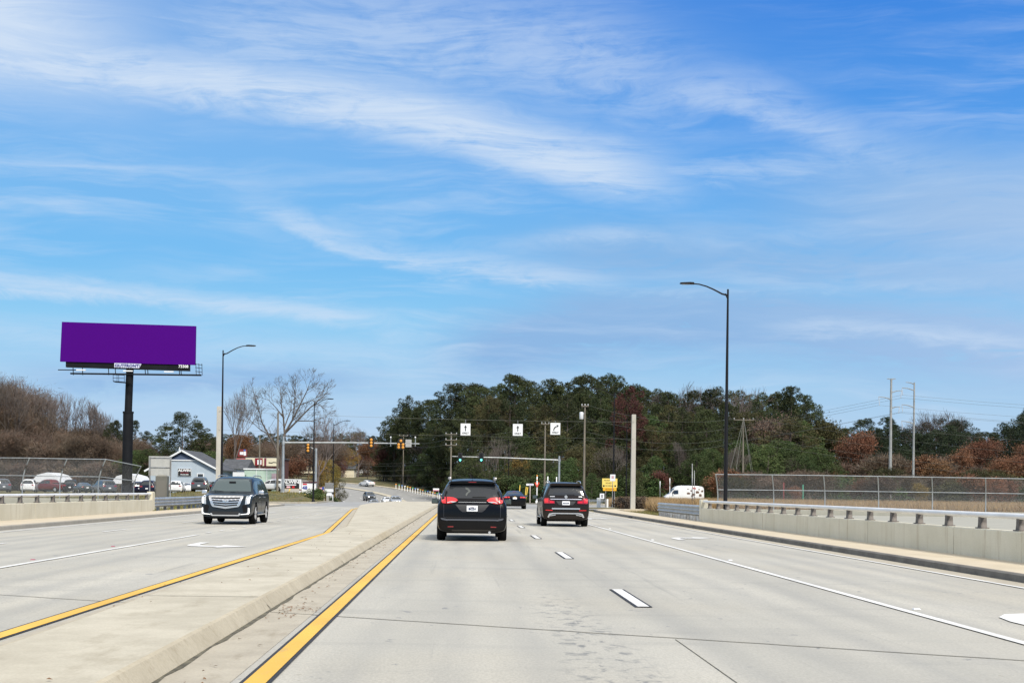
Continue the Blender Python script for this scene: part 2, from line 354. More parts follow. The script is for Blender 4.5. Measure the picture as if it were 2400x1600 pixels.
def ground(x, y):
    p = prof(y)
    b = -.12 if y < 100 else (-.12+.25*sst(100, 150, y) if x < -18 else -.12-.3*sst(120, 170, y))
    if x > 20: b -= .5*sst(150, 240, y)
    if x < -12: b += sst(-40, -30, x)*(.66*sst(133, 166, y)*(1-sst(185, 230, y)) - (.2 if x < -18 else 0)*sst(128, 150, y)*(1-sst(185, 230, y))*.5)
    b = b*(1-sst(285, 335, y))+(p-.07)*sst(285, 335, y)
    if y > 118:
        d = min(seg_d(x, y, CL[i], CL[i+1]) for i in range(len(CL)-1)); wl = 1-sst(-lofs(y)+.6, -lofs(y)+5+max(0, y-190)*.12, d) if x < xc(y) else 1-sst(11.5, 26, d)
        if y < 133: wl = 1-sst(-lofs(y)+2+5*sst(120, 118, y), 30, d)
    else: wl = 1-sst(15, 19, abs(x+2.6))
    return b*(1-wl)+(p-.07)*wl-(.05 if y > 285 else 0)
def seg_d(x, y, a, b):
    dx_, dy_ = b[0]-a[0], b[1]-a[1]; t = min(max(((x-a[0])*dx_+(y-a[1])*dy_)/(dx_*dx_+dy_*dy_), 0), 1); return math.hypot(x-a[0]-t*dx_, y-a[1]-t*dy_)
# ground sheet
ys = list(np.arange(-60, 130, 5.))+list(np.arange(130, 400, 2.5))+[400, 420, 450, 500, 600, 800, 1200, 2000, 3500, 6000]
xs = [-6000, -3000, -1200, -600, -350, -220, -150, -120, -100]+list(np.arange(-85, 61, 2.5))+[65, 75, 90, 110, 140, 180, 240, 350, 600, 1200, 3000, 6000]
ys = [-3000, -800, -200]+ys
vs = [(x, y, ground(x, y)) for y in ys for x in xs]; nx = len(xs)
fs = [(j*nx+i, j*nx+i+1, (j+1)*nx+i+1, (j+1)*nx+i) for j in range(len(ys)-1) for i in range(nx-1)]
M_grass = mat('rough_grass', (.10, .095, .035), .95, var=.35, vs=.6, second=(.17, .12, .055), bump=.5, bs=8)
tag(mesh_obj('ground', vs, fs, M_grass, None, True), 'rough winter grass and leaf litter beyond the road', kind='structure')

def ribbon(name, path_y, left, right, m, dz=0, parent=None, h=prof):
    'flat sheet between two x(y) curves laid on the road surface'
    L = left if callable(left) else (lambda y: left); Rr = right if callable(right) else (lambda y: right)
    vs = []; 
    for y in path_y: vs += [(L(y), y, h(y)+dz), (Rr(y), y, h(y)+dz)]
    fs = [(2*i, 2*i+1, 2*i+3, 2*i+2) for i in range(len(path_y)-1)]
    return mesh_obj(name, vs, fs, m, parent, True)
def interp(pts): 
    a = [p[0] for p in pts]; b = [p[1] for p in pts]; return lambda y: float(np.interp(y, a, b))
def sweep(name, profile, path, m, parent=None, h=None, smooth=False, open_=False):
    'closed (lateral, height) profile carried along a path of (x, y); lateral positive to the right of travel'
    h = h or (lambda x, y: prof(y)); vs = []; n = len(profile)
    for i, (x, y) in enumerate(path):
        a = path[max(i-1, 0)]; b = path[min(i+1, len(path)-1)]; t = Vector((b[0]-a[0], b[1]-a[1])).normalized(); nx_, ny_ = t.y, -t.x
        for l, z in profile: vs.append((x+nx_*l, y+ny_*l, h(x, y)+z))
    fs = []
    for i in range(len(path)-1):
        for k in range(n-1 if open_ else n): fs.append((i*n+k, i*n+(k+1) % n, (i+1)*n+(k+1) % n, (i+1)*n+k))
    if not open_: fs += [tuple(reversed(range(n))), tuple(range((len(path)-1)*n, len(path)*n))]
    o = mesh_obj(name, vs, fs, m, parent)
    bm = bmesh.new(); bm.from_mesh(o.data); bmesh.ops.recalc_face_normals(bm, faces=bm.faces)
    for e in bm.edges:
        if len(e.link_faces) == 2 and e.calc_face_angle(0) > R(38): e.smooth = False
    bm.to_mesh(o.data); bm.free()
    if smooth: o.data.polygons.foreach_set('use_smooth', [True]*len(o.data.polygons))
    return o
def path_at(path, off):
    out = []
    for i, (x, y) in enumerate(path):
        a = path[max(i-1, 0)]; b = path[min(i+1, len(path)-1)]; t = Vector((b[0]-a[0], b[1]-a[1])).normalized(); out.append((x+t.y*off, y-t.x*off))
    return out
def dense(path, step):
    out = []
    for (x0, y0), (x1, y1) in zip(path, path[1:]):
        n = max(1, int(math.hypot(x1-x0, y1-y0)/step)); out += [(x0+(x1-x0)*k/n, y0+(y1-y0)*k/n) for k in range(n)]
    return out+[path[-1]]
def smoothp(path, it=2):
    for _ in range(it):
        q = [path[0]]
        for a, b in zip(path, path[1:]): q += [(a[0]*.75+b[0]*.25, a[1]*.75+b[1]*.25), (a[0]*.25+b[0]*.75, a[1]*.25+b[1]*.75)]
        path = q+[path[-1]]
    return path

# ================================================================== ROAD
Y0 = -25
yy = list(np.arange(Y0, 175.1, 2.5))
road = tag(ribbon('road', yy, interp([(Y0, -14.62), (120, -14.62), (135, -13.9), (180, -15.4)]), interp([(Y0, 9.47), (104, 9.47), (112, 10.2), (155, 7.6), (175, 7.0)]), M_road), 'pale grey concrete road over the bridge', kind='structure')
j = ribbon('side_road', list(np.arange(104, 153, 3.)), lambda y: -70 if 118 < y < 131 else -16, lambda y: 75 if y > 114 else 9.6, M_asph, -.014)
tag(j, 'darker side road crossing beyond the bridge', kind='structure')
# far road curving down and up to the left
path = smoothp(CL, 2); path = [p for p in path if p[1] > 150]
def sheet(name, path, o0, o1, m, dz, parent=None, step=3):
    P_ = dense(path, step); vs = []
    for i, (x, y) in enumerate(P_):
        a = P_[max(i-1, 0)]; b = P_[min(i+1, len(P_)-1)]; t = Vector((b[0]-a[0], b[1]-a[1])).normalized()
        for o in (o0, o1):
            o = o(y) if callable(o) else o; X, Yv = x+t.y*o, y-t.x*o; vs.append((X, Yv, prof(Yv)+dz))
    fs = [(2*i, 2*i+1, 2*i+3, 2*i+2) for i in range(len(P_)-1)]
    # cut across so that the sheet follows the slope between its edges
    o = mesh_obj(name, vs, fs, m, parent, True); bm = bmesh.new(); bm.from_mesh(o.data)
    es = [e for e in bm.edges if e.calc_length() > 5]
    bmesh.ops.subdivide_edges(bm, edges=es, cuts=6, use_grid_fill=True)
    for v_ in bm.verts: v_.co.z = prof(v_.co.y)+dz
    bm.to_mesh(o.data); bm.free(); return o
far = sheet('far_road', path, lofs, 9.0, M_asph, -.006)
tag(far, 'grey asphalt road dipping beyond the crest and curving up to the left', kind='structure')
for off0, off1 in ((-.9, .9),):
    tag(sheet('far_median', [p for p in path if p[1] > 168], off0, off1, M_median, .10), 'tan median strip of the far road', kind='structure')
for o in (3.4, 6.0):
    k = 0; pp = dense(path, 1.0)
    for i in range(4, len(pp)-5, 12): sheet('lane_dash', pp[i:i+4], o-.06, o+.06, M_wht, .012, far, 1)
for o in (-3.9, -7.4):
    pp = dense(path, 1.0)
    for i in range(6, len(pp)-5, 12): sheet('lane_dash', pp[i:i+4], o-.06, o+.06, M_wht, .012, far, 1)
sheet('edge_line', path, 8.55, 8.68, M_wht, .012, far); sheet('edge_line', path, lambda y: lofs(y)+.35, lambda y: lofs(y)+.48, M_wht, .012, far)
pr = path_at(dense([p for p in path if p[1] > 152], 4), 9.0)
pr = [(60, 151), (16, 152), (9.5, 154), (5.5, 160)]+[p for p in pr if p[1] > 166]
hq = lambda x, y: prof(y)
tag(sweep('far_sidewalk', [(.15, -.3), (.15, .13), (1.9, .13), (1.9, -.3)], pr, M_walk), 'sidewalk along the right edge of the far road', kind='structure')
tag(sweep('far_kerb', [(0, -.3), (0, .13), (.15, .135), (.15, -.3)], pr, M_gutter), 'kerb of the far sidewalk', kind='structure')
pl = dense([(-70, 132), (-17, 131), (-14.3, 134), (-14.2, 150), (-16.5, 185), (-20.8, 235), (-24.2, 268)], 4)
tag(sweep('far_kerb', [(0, -.3), (0, .13), (-.18, .135), (-.18, -.3)], pl, M_gutter), 'kerb round the grass island on the left', kind='structure')

def line(name, pts, wd, m, dz, y0=None, y1=None, step=2.5, parent=None):
    f = interp([(p[1], p[0]) for p in pts]); y0 = pts[0][1] if y0 is None else y0; y1 = pts[-1][1] if y1 is None else y1
    n = max(1, int((y1-y0)/step)); yl = sorted(set([y0+(y1-y0)*k/n for k in range(n+1)]+[p[1] for p in pts if y0 < p[1] < y1]))
    return ribbon(name, yl, lambda y: f(y)-wd/2, lambda y: f(y)+wd/2, m, dz, parent or road)
# gutters either side of the median
ribbon('gutter', list(np.arange(Y0, 151, 2.5)), -2.42, -1.72, M_gutter, .004, road)
ribbon('gutter', list(np.arange(Y0, 110, 2.5)), interp([(Y0, -4.25), (44.8, -4.25), (97, -7.75), (110, -8.3)]), interp([(Y0, -3.5), (48, -3.9), (105, -7.8), (110, -8.1)]), M_gutter, .004, road)
ribbon('gutter', list(np.arange(Y0, 104, 2.5)), 9.0, 9.5, M_gutter, .004, road)
# yellow lines with black edges
for nm, pts, y1 in (('yellow_line', [(-1.53, Y0), (-1.53, 150)], 150), ('yellow_line', [(-4.43, Y0), (-4.42, 44.5), (-4.55, 46.5), (-7.85, 97), (-7.95, 104), (-7.2, 109)], 109)):
    line('black_edge', pts, .235, M_blk, .008, parent=road); line(nm, pts, .165, M_yel, .012, parent=road)
# white lines
line('white_line', [(5.58, 12.1), (5.58, 104)], .12, M_wht, .012)
line('white_line', [(8.92, Y0), (8.92, 104)], .10, M_wht, .012)
line('white_line', [(-8.15, Y0), (-8.0, 41.5)], .13, M_wht, .012)
line('white_line', [(-14.02, Y0), (-14.02, 118)], .12, M_wht, .012)
k = 0; y = 43.2
while y < 118: line('dot_line', [(-8.05-.006*(y-43), y), (-8.05-.006*(y+.6-43), y+.62)], .13, M_wht, .012, step=1); y += 2.44
for i in range(-2, 11):
    y = 17.35+12.2*i; xd = 2.30+.004*max(0, y-40)
    line('lane_dash', [(xd, y-.04), (xd, y+3.06)], .225, M_blk, .008, step=2); line('lane_dash', [(xd, y), (xd, y+3.02)], .148, M_wht, .012, step=2)
for i in range(-3, 8):
    y = 43.1+12.2*i
    if y < 118: line('lane_dash', [(-11.3, y), (-11.3, y+3.05)], .12, M_wht, .012, step=2)
# turn arrows
def turn_arrow(x, y, mirror, sc=1.0, flip=1):
    pts = [(-.55, -1.6), (-.30, -1.6), (-.30, -.35), (-.26, .05), (-.12, .30), (.12, .42), (.35, .45), (.35, -.05), (1.05, .72), (.35, 1.45), (.35, .95), (.0, .92), (-.3, .78), (-.48, .45), (-.55, 0)]
    vs = [(x+mirror*a*sc, y+flip*b*sc, prof(y+flip*b*sc)+.012) for a, b in pts]
    bm = bmesh.new(); bv = [bm.verts.new(q) for q in vs]; f = bm.faces.new(bv)
    if f.normal.z < 0: f.normal_flip()
    bmesh.ops.triangulate(bm, faces=bm.faces); me = bpy.data.meshes.new('turn_arrow'); bm.to_mesh(me); bm.free(); me.materials.append(M_wht)
    o = bpy.data.objects.new('turn_arrow', me); C.objects.link(o); o.parent = road
turn_arrow(7.05, 15.9, 1, 1.25); turn_arrow(7.15, 43.6, 1, .95); turn_arrow(-6.3, 34.2, 1, 1.0, -1); turn_arrow(7.2, 74, 1, 1)
# expansion joints (skewed) and the long joint between slabs
def joint(pts, wd, dz=.005):
    vs = []
    for x, y in pts: vs += [(x, y-wd/2, prof(y)+dz), (x, y+wd/2, prof(y)+dz)]
    return mesh_obj('expansion_joint', vs, [(2*i, 2*i+2, 2*i+3, 2*i+1) for i in range(len(pts)-1)], M_jnt, road)
M_jnt = mat('joint_sealant', (.10, .09, .06), .8, var=.5, vs=4)
def jagged(x0, x1, f): return [(x, f(x)+random.uniform(-.012, .012)) for x in np.linspace(x0, x1, 46)]
joint(jagged(-2.25, 9.4, lambda x: 14.85-.53*x), .035); joint(jagged(-14.6, -3.6, lambda x: 14.85-.53*x), .03)
joint(jagged(-14.6, -4.2, lambda x: 60-.53*x), .03); joint(jagged(-2.2, 9.4, lambda x: 62-.53*x), .03)
l = ribbon('slab_joint', [Y0, 5, 13.6], 2.117, 2.126, M_jnt, .005, road)
random.seed(3)
M_redd0 = mat('reflector_red', (.35, .08, .12), .4)
# raised pavement markers: small reflectors beside the white line
for i in range(4): MB().box((5.80, 17.5+12.2*i, prof(17.5+12.2*i)+.012), (.09, .09, .016), taper=.7).build('road_reflector', M_plate, road)
for i in range(3): MB().box((-8.33, 20.5+6.1*i, .012), (.09, .09, .016), taper=.7).build('road_reflector', M_redd0, road)

# ------------------------------------------------------------------ median
LT = interp([(Y0, -3.50), (34, -3.92), (48, -4.05), (105, -7.95), (114, -8.5), (128, -8.6), (142, -8.1), (151, -6.8), (158, -4.6), (159, -4.2)])
ym = [Y0, 0]+list(np.arange(4, 142, 2.))+[142, 145, 148, 151, 153, 155, 157, 158, 159]
RF = interp([(Y0, -2.28), (151, -2.28), (157, -2.8), (159, -3.6)])
vs = []
for y in ym:
    z = prof(y); lt, rf = LT(y), RF(y); rt = rf-.13
    vs += [(lt-.14, y, z-.05), (lt-.12, y, z), (lt-.02, y, z+.135), (lt+.03, y, z+.145), (rt-.03, y, z+.147), (rt+.015, y, z+.138), (rf-.01, y, z), (rf, y, z-.05)]
fs = []; fm = []
for i in range(len(ym)-1):
    for k in range(7): fs.append((i*8+k, i*8+k+8, i*8+k+9, i*8+k+1)); fm.append({3: 0}.get(k, 1))
fs.append(tuple(range(8))); fm.append(1); fs.append(tuple((len(ym)-1)*8+k for k in reversed(range(8)))); fm.append(1)
M_mcurb = stained('median_curb', (.42, .37, .275), (.51, .455, .345), (.27, .22, .14), .6, True, 2.0)
me = tag(mesh_obj('median', vs, fs, None, mats=[M_median, M_mcurb], fm=fm), 'raised tan concrete median between the yellow lines', kind='structure')
# joints across the median and score marks on its kerb
for y in [6, 16.4, 26.5, 36.6, 46.7, 57, 67, 77, 87, 97, 107, 117]:
    a, b = LT(y)+.03, -2.44; z = prof(y)+.151
    mesh_obj('median_joint', [(a, y, z), (b, y, z), (b, y+.025, z), (a, y+.025, z)], [(0, 1, 2, 3)], M_jnt, me)
    z = prof(y); mesh_obj('median_joint', [(-2.427, y, z+.141), (-2.27, y, z+.002), (-2.27, y+.03, z+.002), (-2.427, y+.03, z+.141)], [(0, 1, 2, 3)], M_jnt, me)
# seam between kerb and gutter, dark and ragged
vs = []; yq = list(np.arange(0, 150, .5))
for y in yq: vs += [(-2.285, y, prof(y)+.009), (-2.285+random.uniform(.02, .07), y, prof(y)+.009)]
mesh_obj('kerb_seam', vs, [(2*i, 2*i+1, 2*i+3, 2*i+2) for i in range(len(yq)-1)], M_jnt, me)

# ------------------------------------------------------------------ kerbs and sidewalks
rp = [(9.47, y) for y in np.arange(Y0, 97, 3.)]+[(9.5, 98), (9.8, 103), (11.0, 107.5), (14, 110.5), (20, 112), (60, 113)]
tag(sweep('sidewalk', [(.17, -.2), (.17, .128), (1.74, .14), (1.74, -.2)], rp, M_walk), 'narrow tan sidewalk along the right barrier', kind='structure')
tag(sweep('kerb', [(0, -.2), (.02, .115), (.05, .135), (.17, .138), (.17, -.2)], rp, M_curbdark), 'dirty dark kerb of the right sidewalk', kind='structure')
lp = [(-14.62, y) for y in np.arange(Y0, 113, 3.)]+[(-14.8, 114), (-15.6, 116.5), (-18, 118), (-70, 119)]
tag(sweep('sidewalk', [(-.17, -.2), (-.17, .128), (-2.08, .14), (-2.08, -.2)], lp, M_walk), 'tan sidewalk along the left barrier', kind='structure')
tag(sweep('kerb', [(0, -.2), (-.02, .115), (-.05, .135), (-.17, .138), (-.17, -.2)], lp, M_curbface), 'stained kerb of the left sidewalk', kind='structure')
for s_, x in ((1, 9.47),):                                                   # drain mouth in the right kerb
    dr = tag(MB().box((x-.01, 77.5, prof(77)+.06), (.05, 1.3, .10)).build('storm_drain', M_blk), 'dark storm drain mouth cut into the right kerb beyond the barrier end', 'drain')

# ------------------------------------------------------------------ bridge barriers
M_alud = M_postd
def barrier(side, xf, y1, label, mwall):
    t = thing('bridge_barrier', label, 'barrier', (xf, 6, 0)); o = Vector((xf, 6, 0))
    s = side; mb = MB(); jn = [y1-.55-6.66*k for k in range(10)]; jn = [q for q in jn if q > 6]+[6]
    off = (65-44.6) % 6.66 if s > 0 else (74.3-66.9) % 6.66
    joints = sorted([y1-.5]+[q for q in [ (44.6 if s > 0 else 66.9)+6.66*k for k in range(-12, 6)] if 6 < q < y1-1]+[6])
    for a, b in zip(joints, joints[1:]):
        za = prof((a+b)/2)
        mb.prism([(s*0, .10), (s*.0, .735), (s*.02, .755), (s*.28, .755), (s*.30, .735), (s*.30, .10)], a+.014-6, b-.014-6)
    w_ = mb.build('concrete_wall', mwall, t)
    for v_ in w_.data.vertices: v_.co.z += prof(v_.co.y+6)
    MB().box((s*.15, (y1+6)/2-6, .35), (.16, y1-6.8, .6)).build('wall_core', M_blk, t)
    ep = MB().prism([(0, .10), (0, 1.06), (s*.05, 1.10), (s*.30, 1.10), (s*.32, 1.0), (s*.32, .10)], y1-.5-6, y1-6).build('end_post', mwall, t)
    pts = [(s*.14, y-6, 1.055+prof(y)) for y in np.arange(6, y1-.5, 3.)]+[(s*.14, y1-.5-6, 1.055+prof(y1))]
    MB().tube(pts, .062, 14, 1.15).build('rail', M_alu, t, True)
    y = (65.2 if s > 0 else 72.9); proto = None
    while y > 6:
        if y < y1-.7:
            p = MB().prism([(-.105, .0), (.105, .0), (.10, .03), (.075, .12), (.062, .30), (-.062, .30), (-.075, .12), (-.10, .03)], -.05, .09, 'x')
            p.box((.02, 0, .012), (.22, .26, .024))
            q = p.build('rail_post', M_postd, t, bevel=.006) if proto is None else None
            if proto is None: proto = q
            else: q = proto.copy(); C.objects.link(q); q.parent = t
            q.location = (s*.15, y-6, .755+prof(y))
        y -= (2.07 if s > 0 else 2.08)
    return t
barrier(1, 11.2, 65.0, 'grey concrete bridge barrier with a round metal rail on the right of the road', M_wallR)
M_wallL = stained('barrier_concrete_cream', (.57, .53, .41), (.66, .62, .50), (.36, .29, .17), .5)
barrier(-1, -16.7, 74.3, 'cream concrete bridge barrier with a metal rail on the left of the road', M_wallL)

# guardrails of corrugated steel
WP = [(-.04, .0), (.0, .03), (.04, .07), (.04, .10), (-.03, .16), (-.03, .19), (.04, .25), (.04, .28), (-.03, .34), (-.03, .37), (.04, .43), (.04, .46), (.0, .50), (-.04, .53)]
def guardrail(path, label, z0=.32, hgt=.53, post=1.9, face=-1, group=None, h=None, lab2=None, nested=False, pm=None):
    t = thing('guardrail', label, 'guardrail', (0, 0, 0), 0, group)
    sc = hgt/.53; prf = [(face*a, z0+b*sc) for a, b in WP]+[(face*(a-.012), z0+b*sc) for a, b in reversed(WP)]
    sweep('rail_beam', prf, dense(path, 2), M_galv, t, h=h or (lambda x, y: ground(x, y)+.10), smooth=False)
    dp = dense(path, post)
    for i, (x, y) in enumerate(dp):
        z = ground(x, y); MB().box((x-face*.14, y, z+.36), (.15, .16, .86)).build('guardrail_post', pm or M_galvd, t)
    return t
guardrail([(11.35, 65.1), (11.35, 73), (11.5, 80.9)], 'corrugated steel guardrail running on from the right barrier end', post=.95)
guardrail([(-16.85, 74.5), (-16.9, 84), (-17.4, 92), (-19, 100)], 'corrugated steel guardrail running on from the left barrier end', z0=.30, face=1, post=1.9)
guardrail([(11, 163), (26, 160), (62, 157)], 'distant guardrail on the far side of the side road', z0=.35, hgt=.31, face=-1, post=3.8)
guardrail([(27, 142), (60, 136), (95, 132)], 'long guardrail in the brown grass behind the right fence', z0=.40, hgt=.31, face=-1, post=3.8)

# ------------------------------------------------------------------ fences on the outer parapets
def chain_material():
    m = bpy.data.materials.new('chain_link'); m.use_nodes = True; t = NT(m.node_tree); b = t.n['Principled BSDF']; b.inputs['Base Color'].default_value = (.30, .31, .32, 1)
    b.inputs['Metallic'].default_value = .4; b.inputs['Roughness'].default_value = .5
    g = t.add('ShaderNodeTexCoord'); s = t.add('ShaderNodeSeparateXYZ'); t.l.new(g.outputs['UV'], s.inputs[0])
    a = t.m('PINGPONG', t.m('ADD', s.outputs[0], s.outputs[1]), .5); c = t.m('PINGPONG', t.m('SUBTRACT', s.outputs[0], s.outputs[1]), .5)
    t.l.new(t.m('MAXIMUM', t.m('LESS_THAN', a, .055), t.m('LESS_THAN', c, .055)), b.inputs['Alpha']); return m
M_chain = chain_material()
def fence(pts, tops, base, lean, label, wall_h, name='overpass_fence', xpost=None):
    'pts: post positions (x, y) ; tops: height of the top; lean: vector of the curved tip'
    t = thing(name, label, 'fence', (pts[0][0], pts[0][1], base[0])); o = Vector((pts[0][0], pts[0][1], base[0]))
    def curve(i, n=7):
        x, y = pts[i]; H = tops[i]-base[i]; out = []
        for k in range(n+1):
            f = k/n; q = max(0, (f-.35)/.65)**1.7; out.append(Vector((x+lean[0]*q, y+lean[1]*q, base[i]+H*f))-o)
        return out
    cs = [curve(i) for i in range(len(pts))]; n = 7
    for c in cs: MB().tube(c, .042, 8).build('fence_post', M_galv, t, True)
    for f in (n, 4 if n == 7 else 3): MB().tube([c[f] for c in cs], .028, 6).build('fence_rail', M_galv, t, True)
    MB().tube([c[0]+Vector((0, 0, .05)) for c in cs], .02, 6).build('fence_rail', M_galv, t, True)
    vs = []; uv = []; fs = []
    d = 0
    for i, c in enumerate(cs):
        if i: d += (cs[i][0]-cs[i-1][0]).length
        for k in range(n+1): vs.append(c[k]+Vector((0, .03, 0))); uv.append((d/.07, (tops[i]-base[i])*k/n/.07))
    for i in range(len(cs)-1):
        for k in range(n): fs.append((i*(n+1)+k, (i+1)*(n+1)+k, (i+1)*(n+1)+k+1, i*(n+1)+k+1))
    m_ = mesh_obj('mesh_panel', vs, fs, M_chain, t); ul = m_.data.uv_layers.new(name='UV')
    for lp_ in m_.data.loops: ul.data[lp_.index].uv = uv[lp_.vertex_index]
    return t
FY = 95.0
rx = [at(q, 1112, FY).x for q in (1683, 1814, 1934, 2060, 2186, 2311, 2436, 2560, 2690)]
rt = [at(q, z, FY).z for q, z in zip((1683, 1814, 1934, 2060, 2186, 2311, 2436, 2560, 2690), (1111.5, 1112.5, 1114, 1116, 1118, 1120, 1122.5, 1125, 1127))]
fence([(x, FY) for x in rx], rt, [.2]*9, (-.30, -.7), 'grey chain-link fence with curved tops on the parapet to the right', 0)
lx = [at(q, 1075, FY).x for q in (-130, -35, 53, 141, 231)]; lt_ = [at(q, z, FY).z for q, z in zip((-112, -17, 67, 155, 245), (1072, 1072.5, 1073, 1075, 1076))]
lx.append(at(314, 1092, 97).x); lt_.append(at(328, 1092.5, 97).z)
fence([(x, FY) for x in lx[:-1]]+[(lx[-1], 97)], lt_, [.35]*6, (.62, -.45), 'grey chain-link fence with bent tops on the parapet to the left', 0)
def parapet(path, h, label, m):
    o = MB(); d = dense(path, 4)
    return tag(sweep('parapet_wall', [(0, -.9), (0, h), (.04, h+.02), (.30, h+.02), (.34, h), (.34, -.9)], d, m, h=lambda x, y: 0), label, 'wall')
parapet([(at(2750, 0, FY).x, FY-.2), (at(1672, 0, FY).x, FY-.2)], .26, 'pale low concrete parapet under the right chain-link fence', M_wallP)
parapet([(at(300, 0, 97).x, 97), (lx[-2], FY-.2), (at(-150, 0, FY).x, FY-.2)][::1], .42, 'pale low concrete parapet under the left chain-link fence', M_wallP)
# concrete deck outside the barriers
mesh_obj('bridge_deck', [(11.5, -20, -.06), (60, -20, -.06), (60, FY-.6, -.06), (14.8, FY-.6, -.06), (11.5, 66, -.06)], [(0, 1, 2, 3, 4)], M_wallP)['kind'] = 'structure'
mesh_obj('bridge_deck', [(-17, -20, -.06), (-17, 74, -.06), (-23, FY-.6, -.06), (-60, FY-.6, -.06), (-60, -20, -.06)], [(0, 1, 2, 3, 4)], M_wallP)['kind'] = 'structure'

# ================================================================== LAMPS, POLES, SIGNALS
def street_lamp(x, y, H, arm, side, label, rise=.55, r=.10, group='black street lamps along the road'):
    z = ground(x, y)+.02; t = thing('street_lamp', label, 'street lamp', (x, y, z), 0, group)
    MB().tube([(0, 0, 0), (0, 0, H*.5), (0, 0, H)], [r, r*.72, r*.42], 12).lathe((0, 0, 0), [(r*1.9, 0), (r*1.9, .12), (r*1.25, .35), (r, .45)], 12).build('lamp_post', M_blackm, t, True)
    pts = [(0, 0, H-.28), (side*arm*.12, 0, H-.22)]+[(side*arm*f, 0, H-.22+rise*math.sin(min(1, (f-.12)/.62)*math.pi/2)) for f in (.3, .45, .6, .74)]
    MB().tube(pts, [.045, .04, .035, .032, .03, .028], 8).tube([(0, 0, H-.45), (side*.12, 0, H-.2)], .035, 6).build('lamp_arm', M_blackm, t, True)
    zt = H-.22+rise
    MB().prism([(side*arm*.70, zt-.035), (side*arm*.72, zt+.05), (side*arm*.8, zt+.06), (side*arm*1.0, zt+.035), (side*arm*1.0, zt-.02)], -.13, .13).build('lamp_head', M_blackm, t, bevel=.01)
    MB().box((side*arm*.88, 0, zt-.034), (arm*.16, .18, .02)).build('lamp_lens', M_galvd, t)
    return t
street_lamp(12.05, 63, at(1697, 672, 63).z, 2.2, -1, 'tall black street lamp behind the right bridge barrier, nearest and largest', rise=.46)
street_lamp(-16.75, 95, at(529, 815, 95).z, 2.25, 1, 'black street lamp standing close beside the left concrete post, behind the oncoming suv')
street_lamp(-15.3, 140, at(735, 937, 140).z, 1.95, 1, 'thin black street lamp on the grass island in front of the green hedge')
street_lamp(-17.1, 180, at(787, 974, 180).z, 2.2, 1, 'black street lamp right of the hedge where the road dips away')
street_lamp(14.45, 132, at(1437, 915, 132).z, 2.4, -1, 'black street lamp rising directly behind the yellow sign, dark against the wood')
street_lamp(20.8, 175, at(1468, 972, 175).z, 2.2, -1, 'far black street lamp just left of the right concrete post')
street_lamp(7.4, 225, at(1192, 1008, 225).z, 2.2, -1, 'faint black street lamp in front of the wood above the black sedan')

def conc_post(x, y, top, label, wd=.36):
    z = ground(x, y); return tag(MB().box((x, y, (top+z)/2), (wd*1.06, wd*1.06, top-z), taper=.86).build('concrete_post', M_conc, bevel=.03), label, 'post')
pL = at(516.9, 952, 100); pR = at(1487, 971, 109)
conc_post(pL.x-.08, 100, pL.z, 'square concrete strain post left of the road behind the oncoming suv')
conc_post(pR.x-.05, 109, pR.z, 'square concrete strain post right of the road near the guardrail')
wire_m = mat('wire_black', (.13, .135, .12), .6)
def wire(a, b, sag, r=.018, label='overhead wire', name='overhead_wire', group='overhead wires', n=14):
    a, b = Vector(a), Vector(b); pts = []
    for i in range(n+1): f = i/n; p = a.lerp(b, f); p.z -= sag*4*f*(1-f); pts.append(p)
    return tag(MB().tube(pts, r, 4, cap=False).build(name, wire_m), label, 'wire', group)
wl_, wr_ = Vector((pL.x-.08, 99.8, 6.85)), Vector((pR.x-.05, 108.8, 6.9))
wire(wl_, wr_, .16, .010, 'upper span wire between the two concrete posts, over the road', 'span_wire', None)
wire(wl_-Vector((0, 0, 1.35)), wr_-Vector((0, 0, 1.35)), .06, .007, 'lower tether wire between the two concrete posts', 'span_wire', None)
M_signf = mat('sign_face', (.70, .72, .74), .45, var=.03)
M_signb = mat('sign_black', (.01, .01, .01), .5)
M_signback = mat('sign_back', (.36, .36, .35), .55, .3, var=.1, vs=3)
def arrow_sign(px, py, label, curved=False):
    p = at(px, py, 106); t = thing('lane_sign', label, 'traffic sign', p, 0, 'white lane signs hung over the road')
    MB().box((0, 0, 0), (.78, .03, .93)).build('sign_panel', M_signback, t, bevel=.01)
    MB().box((0, -.022, 0), (.74, .012, .89)).build('sign_face', M_signf, t)
    if not curved: MB().prism([(-.035, -.12), (.035, -.12), (.035, .14), (.11, .14), (0, .34), (-.11, .14), (-.035, .14)], -.040, -.030).build('arrow', M_signb, t)
    else:
        c = [(-.16+.30*(1-math.cos(q)), -.14+.36*math.sin(q)) for q in np.linspace(0, math.pi/2*.86, 7)]
        o_ = [(x+.0, z) for x, z in c]; i_ = [(x+.075*math.cos(k*.2), z-.02-.06*math.sin(k*.25)) for k, (x, z) in enumerate(c)]
        MB().prism(o_+i_[::-1], -.040, -.030).build('arrow', M_signb, t)
        MB().prism([(.10, .31), (.12, .10), (.28, .26)], -.040, -.030).build('arrow_head', M_signb, t)
    text('ONLY', .19, M_signb, t, (0, -.034, -.29), bold=.006)
    up_ = wl_.lerp(wr_, (p.x-wl_.x)/(wr_.x-wl_.x)).z-p.z-.12
    MB().tube([(0, .03, -.5), (0, .03, up_)], .022, 6).build('hanger', M_galvd, t)
arrow_sign(1091, 1006, 'white hanging lane sign with a straight arrow, leftmost above the minivan'); arrow_sign(1213.5, 1007, 'white hanging lane sign with a straight arrow, in the middle above the black sedan'); arrow_sign(1301.5, 1004.5, 'white hanging lane sign with an arrow curving to the right', True)

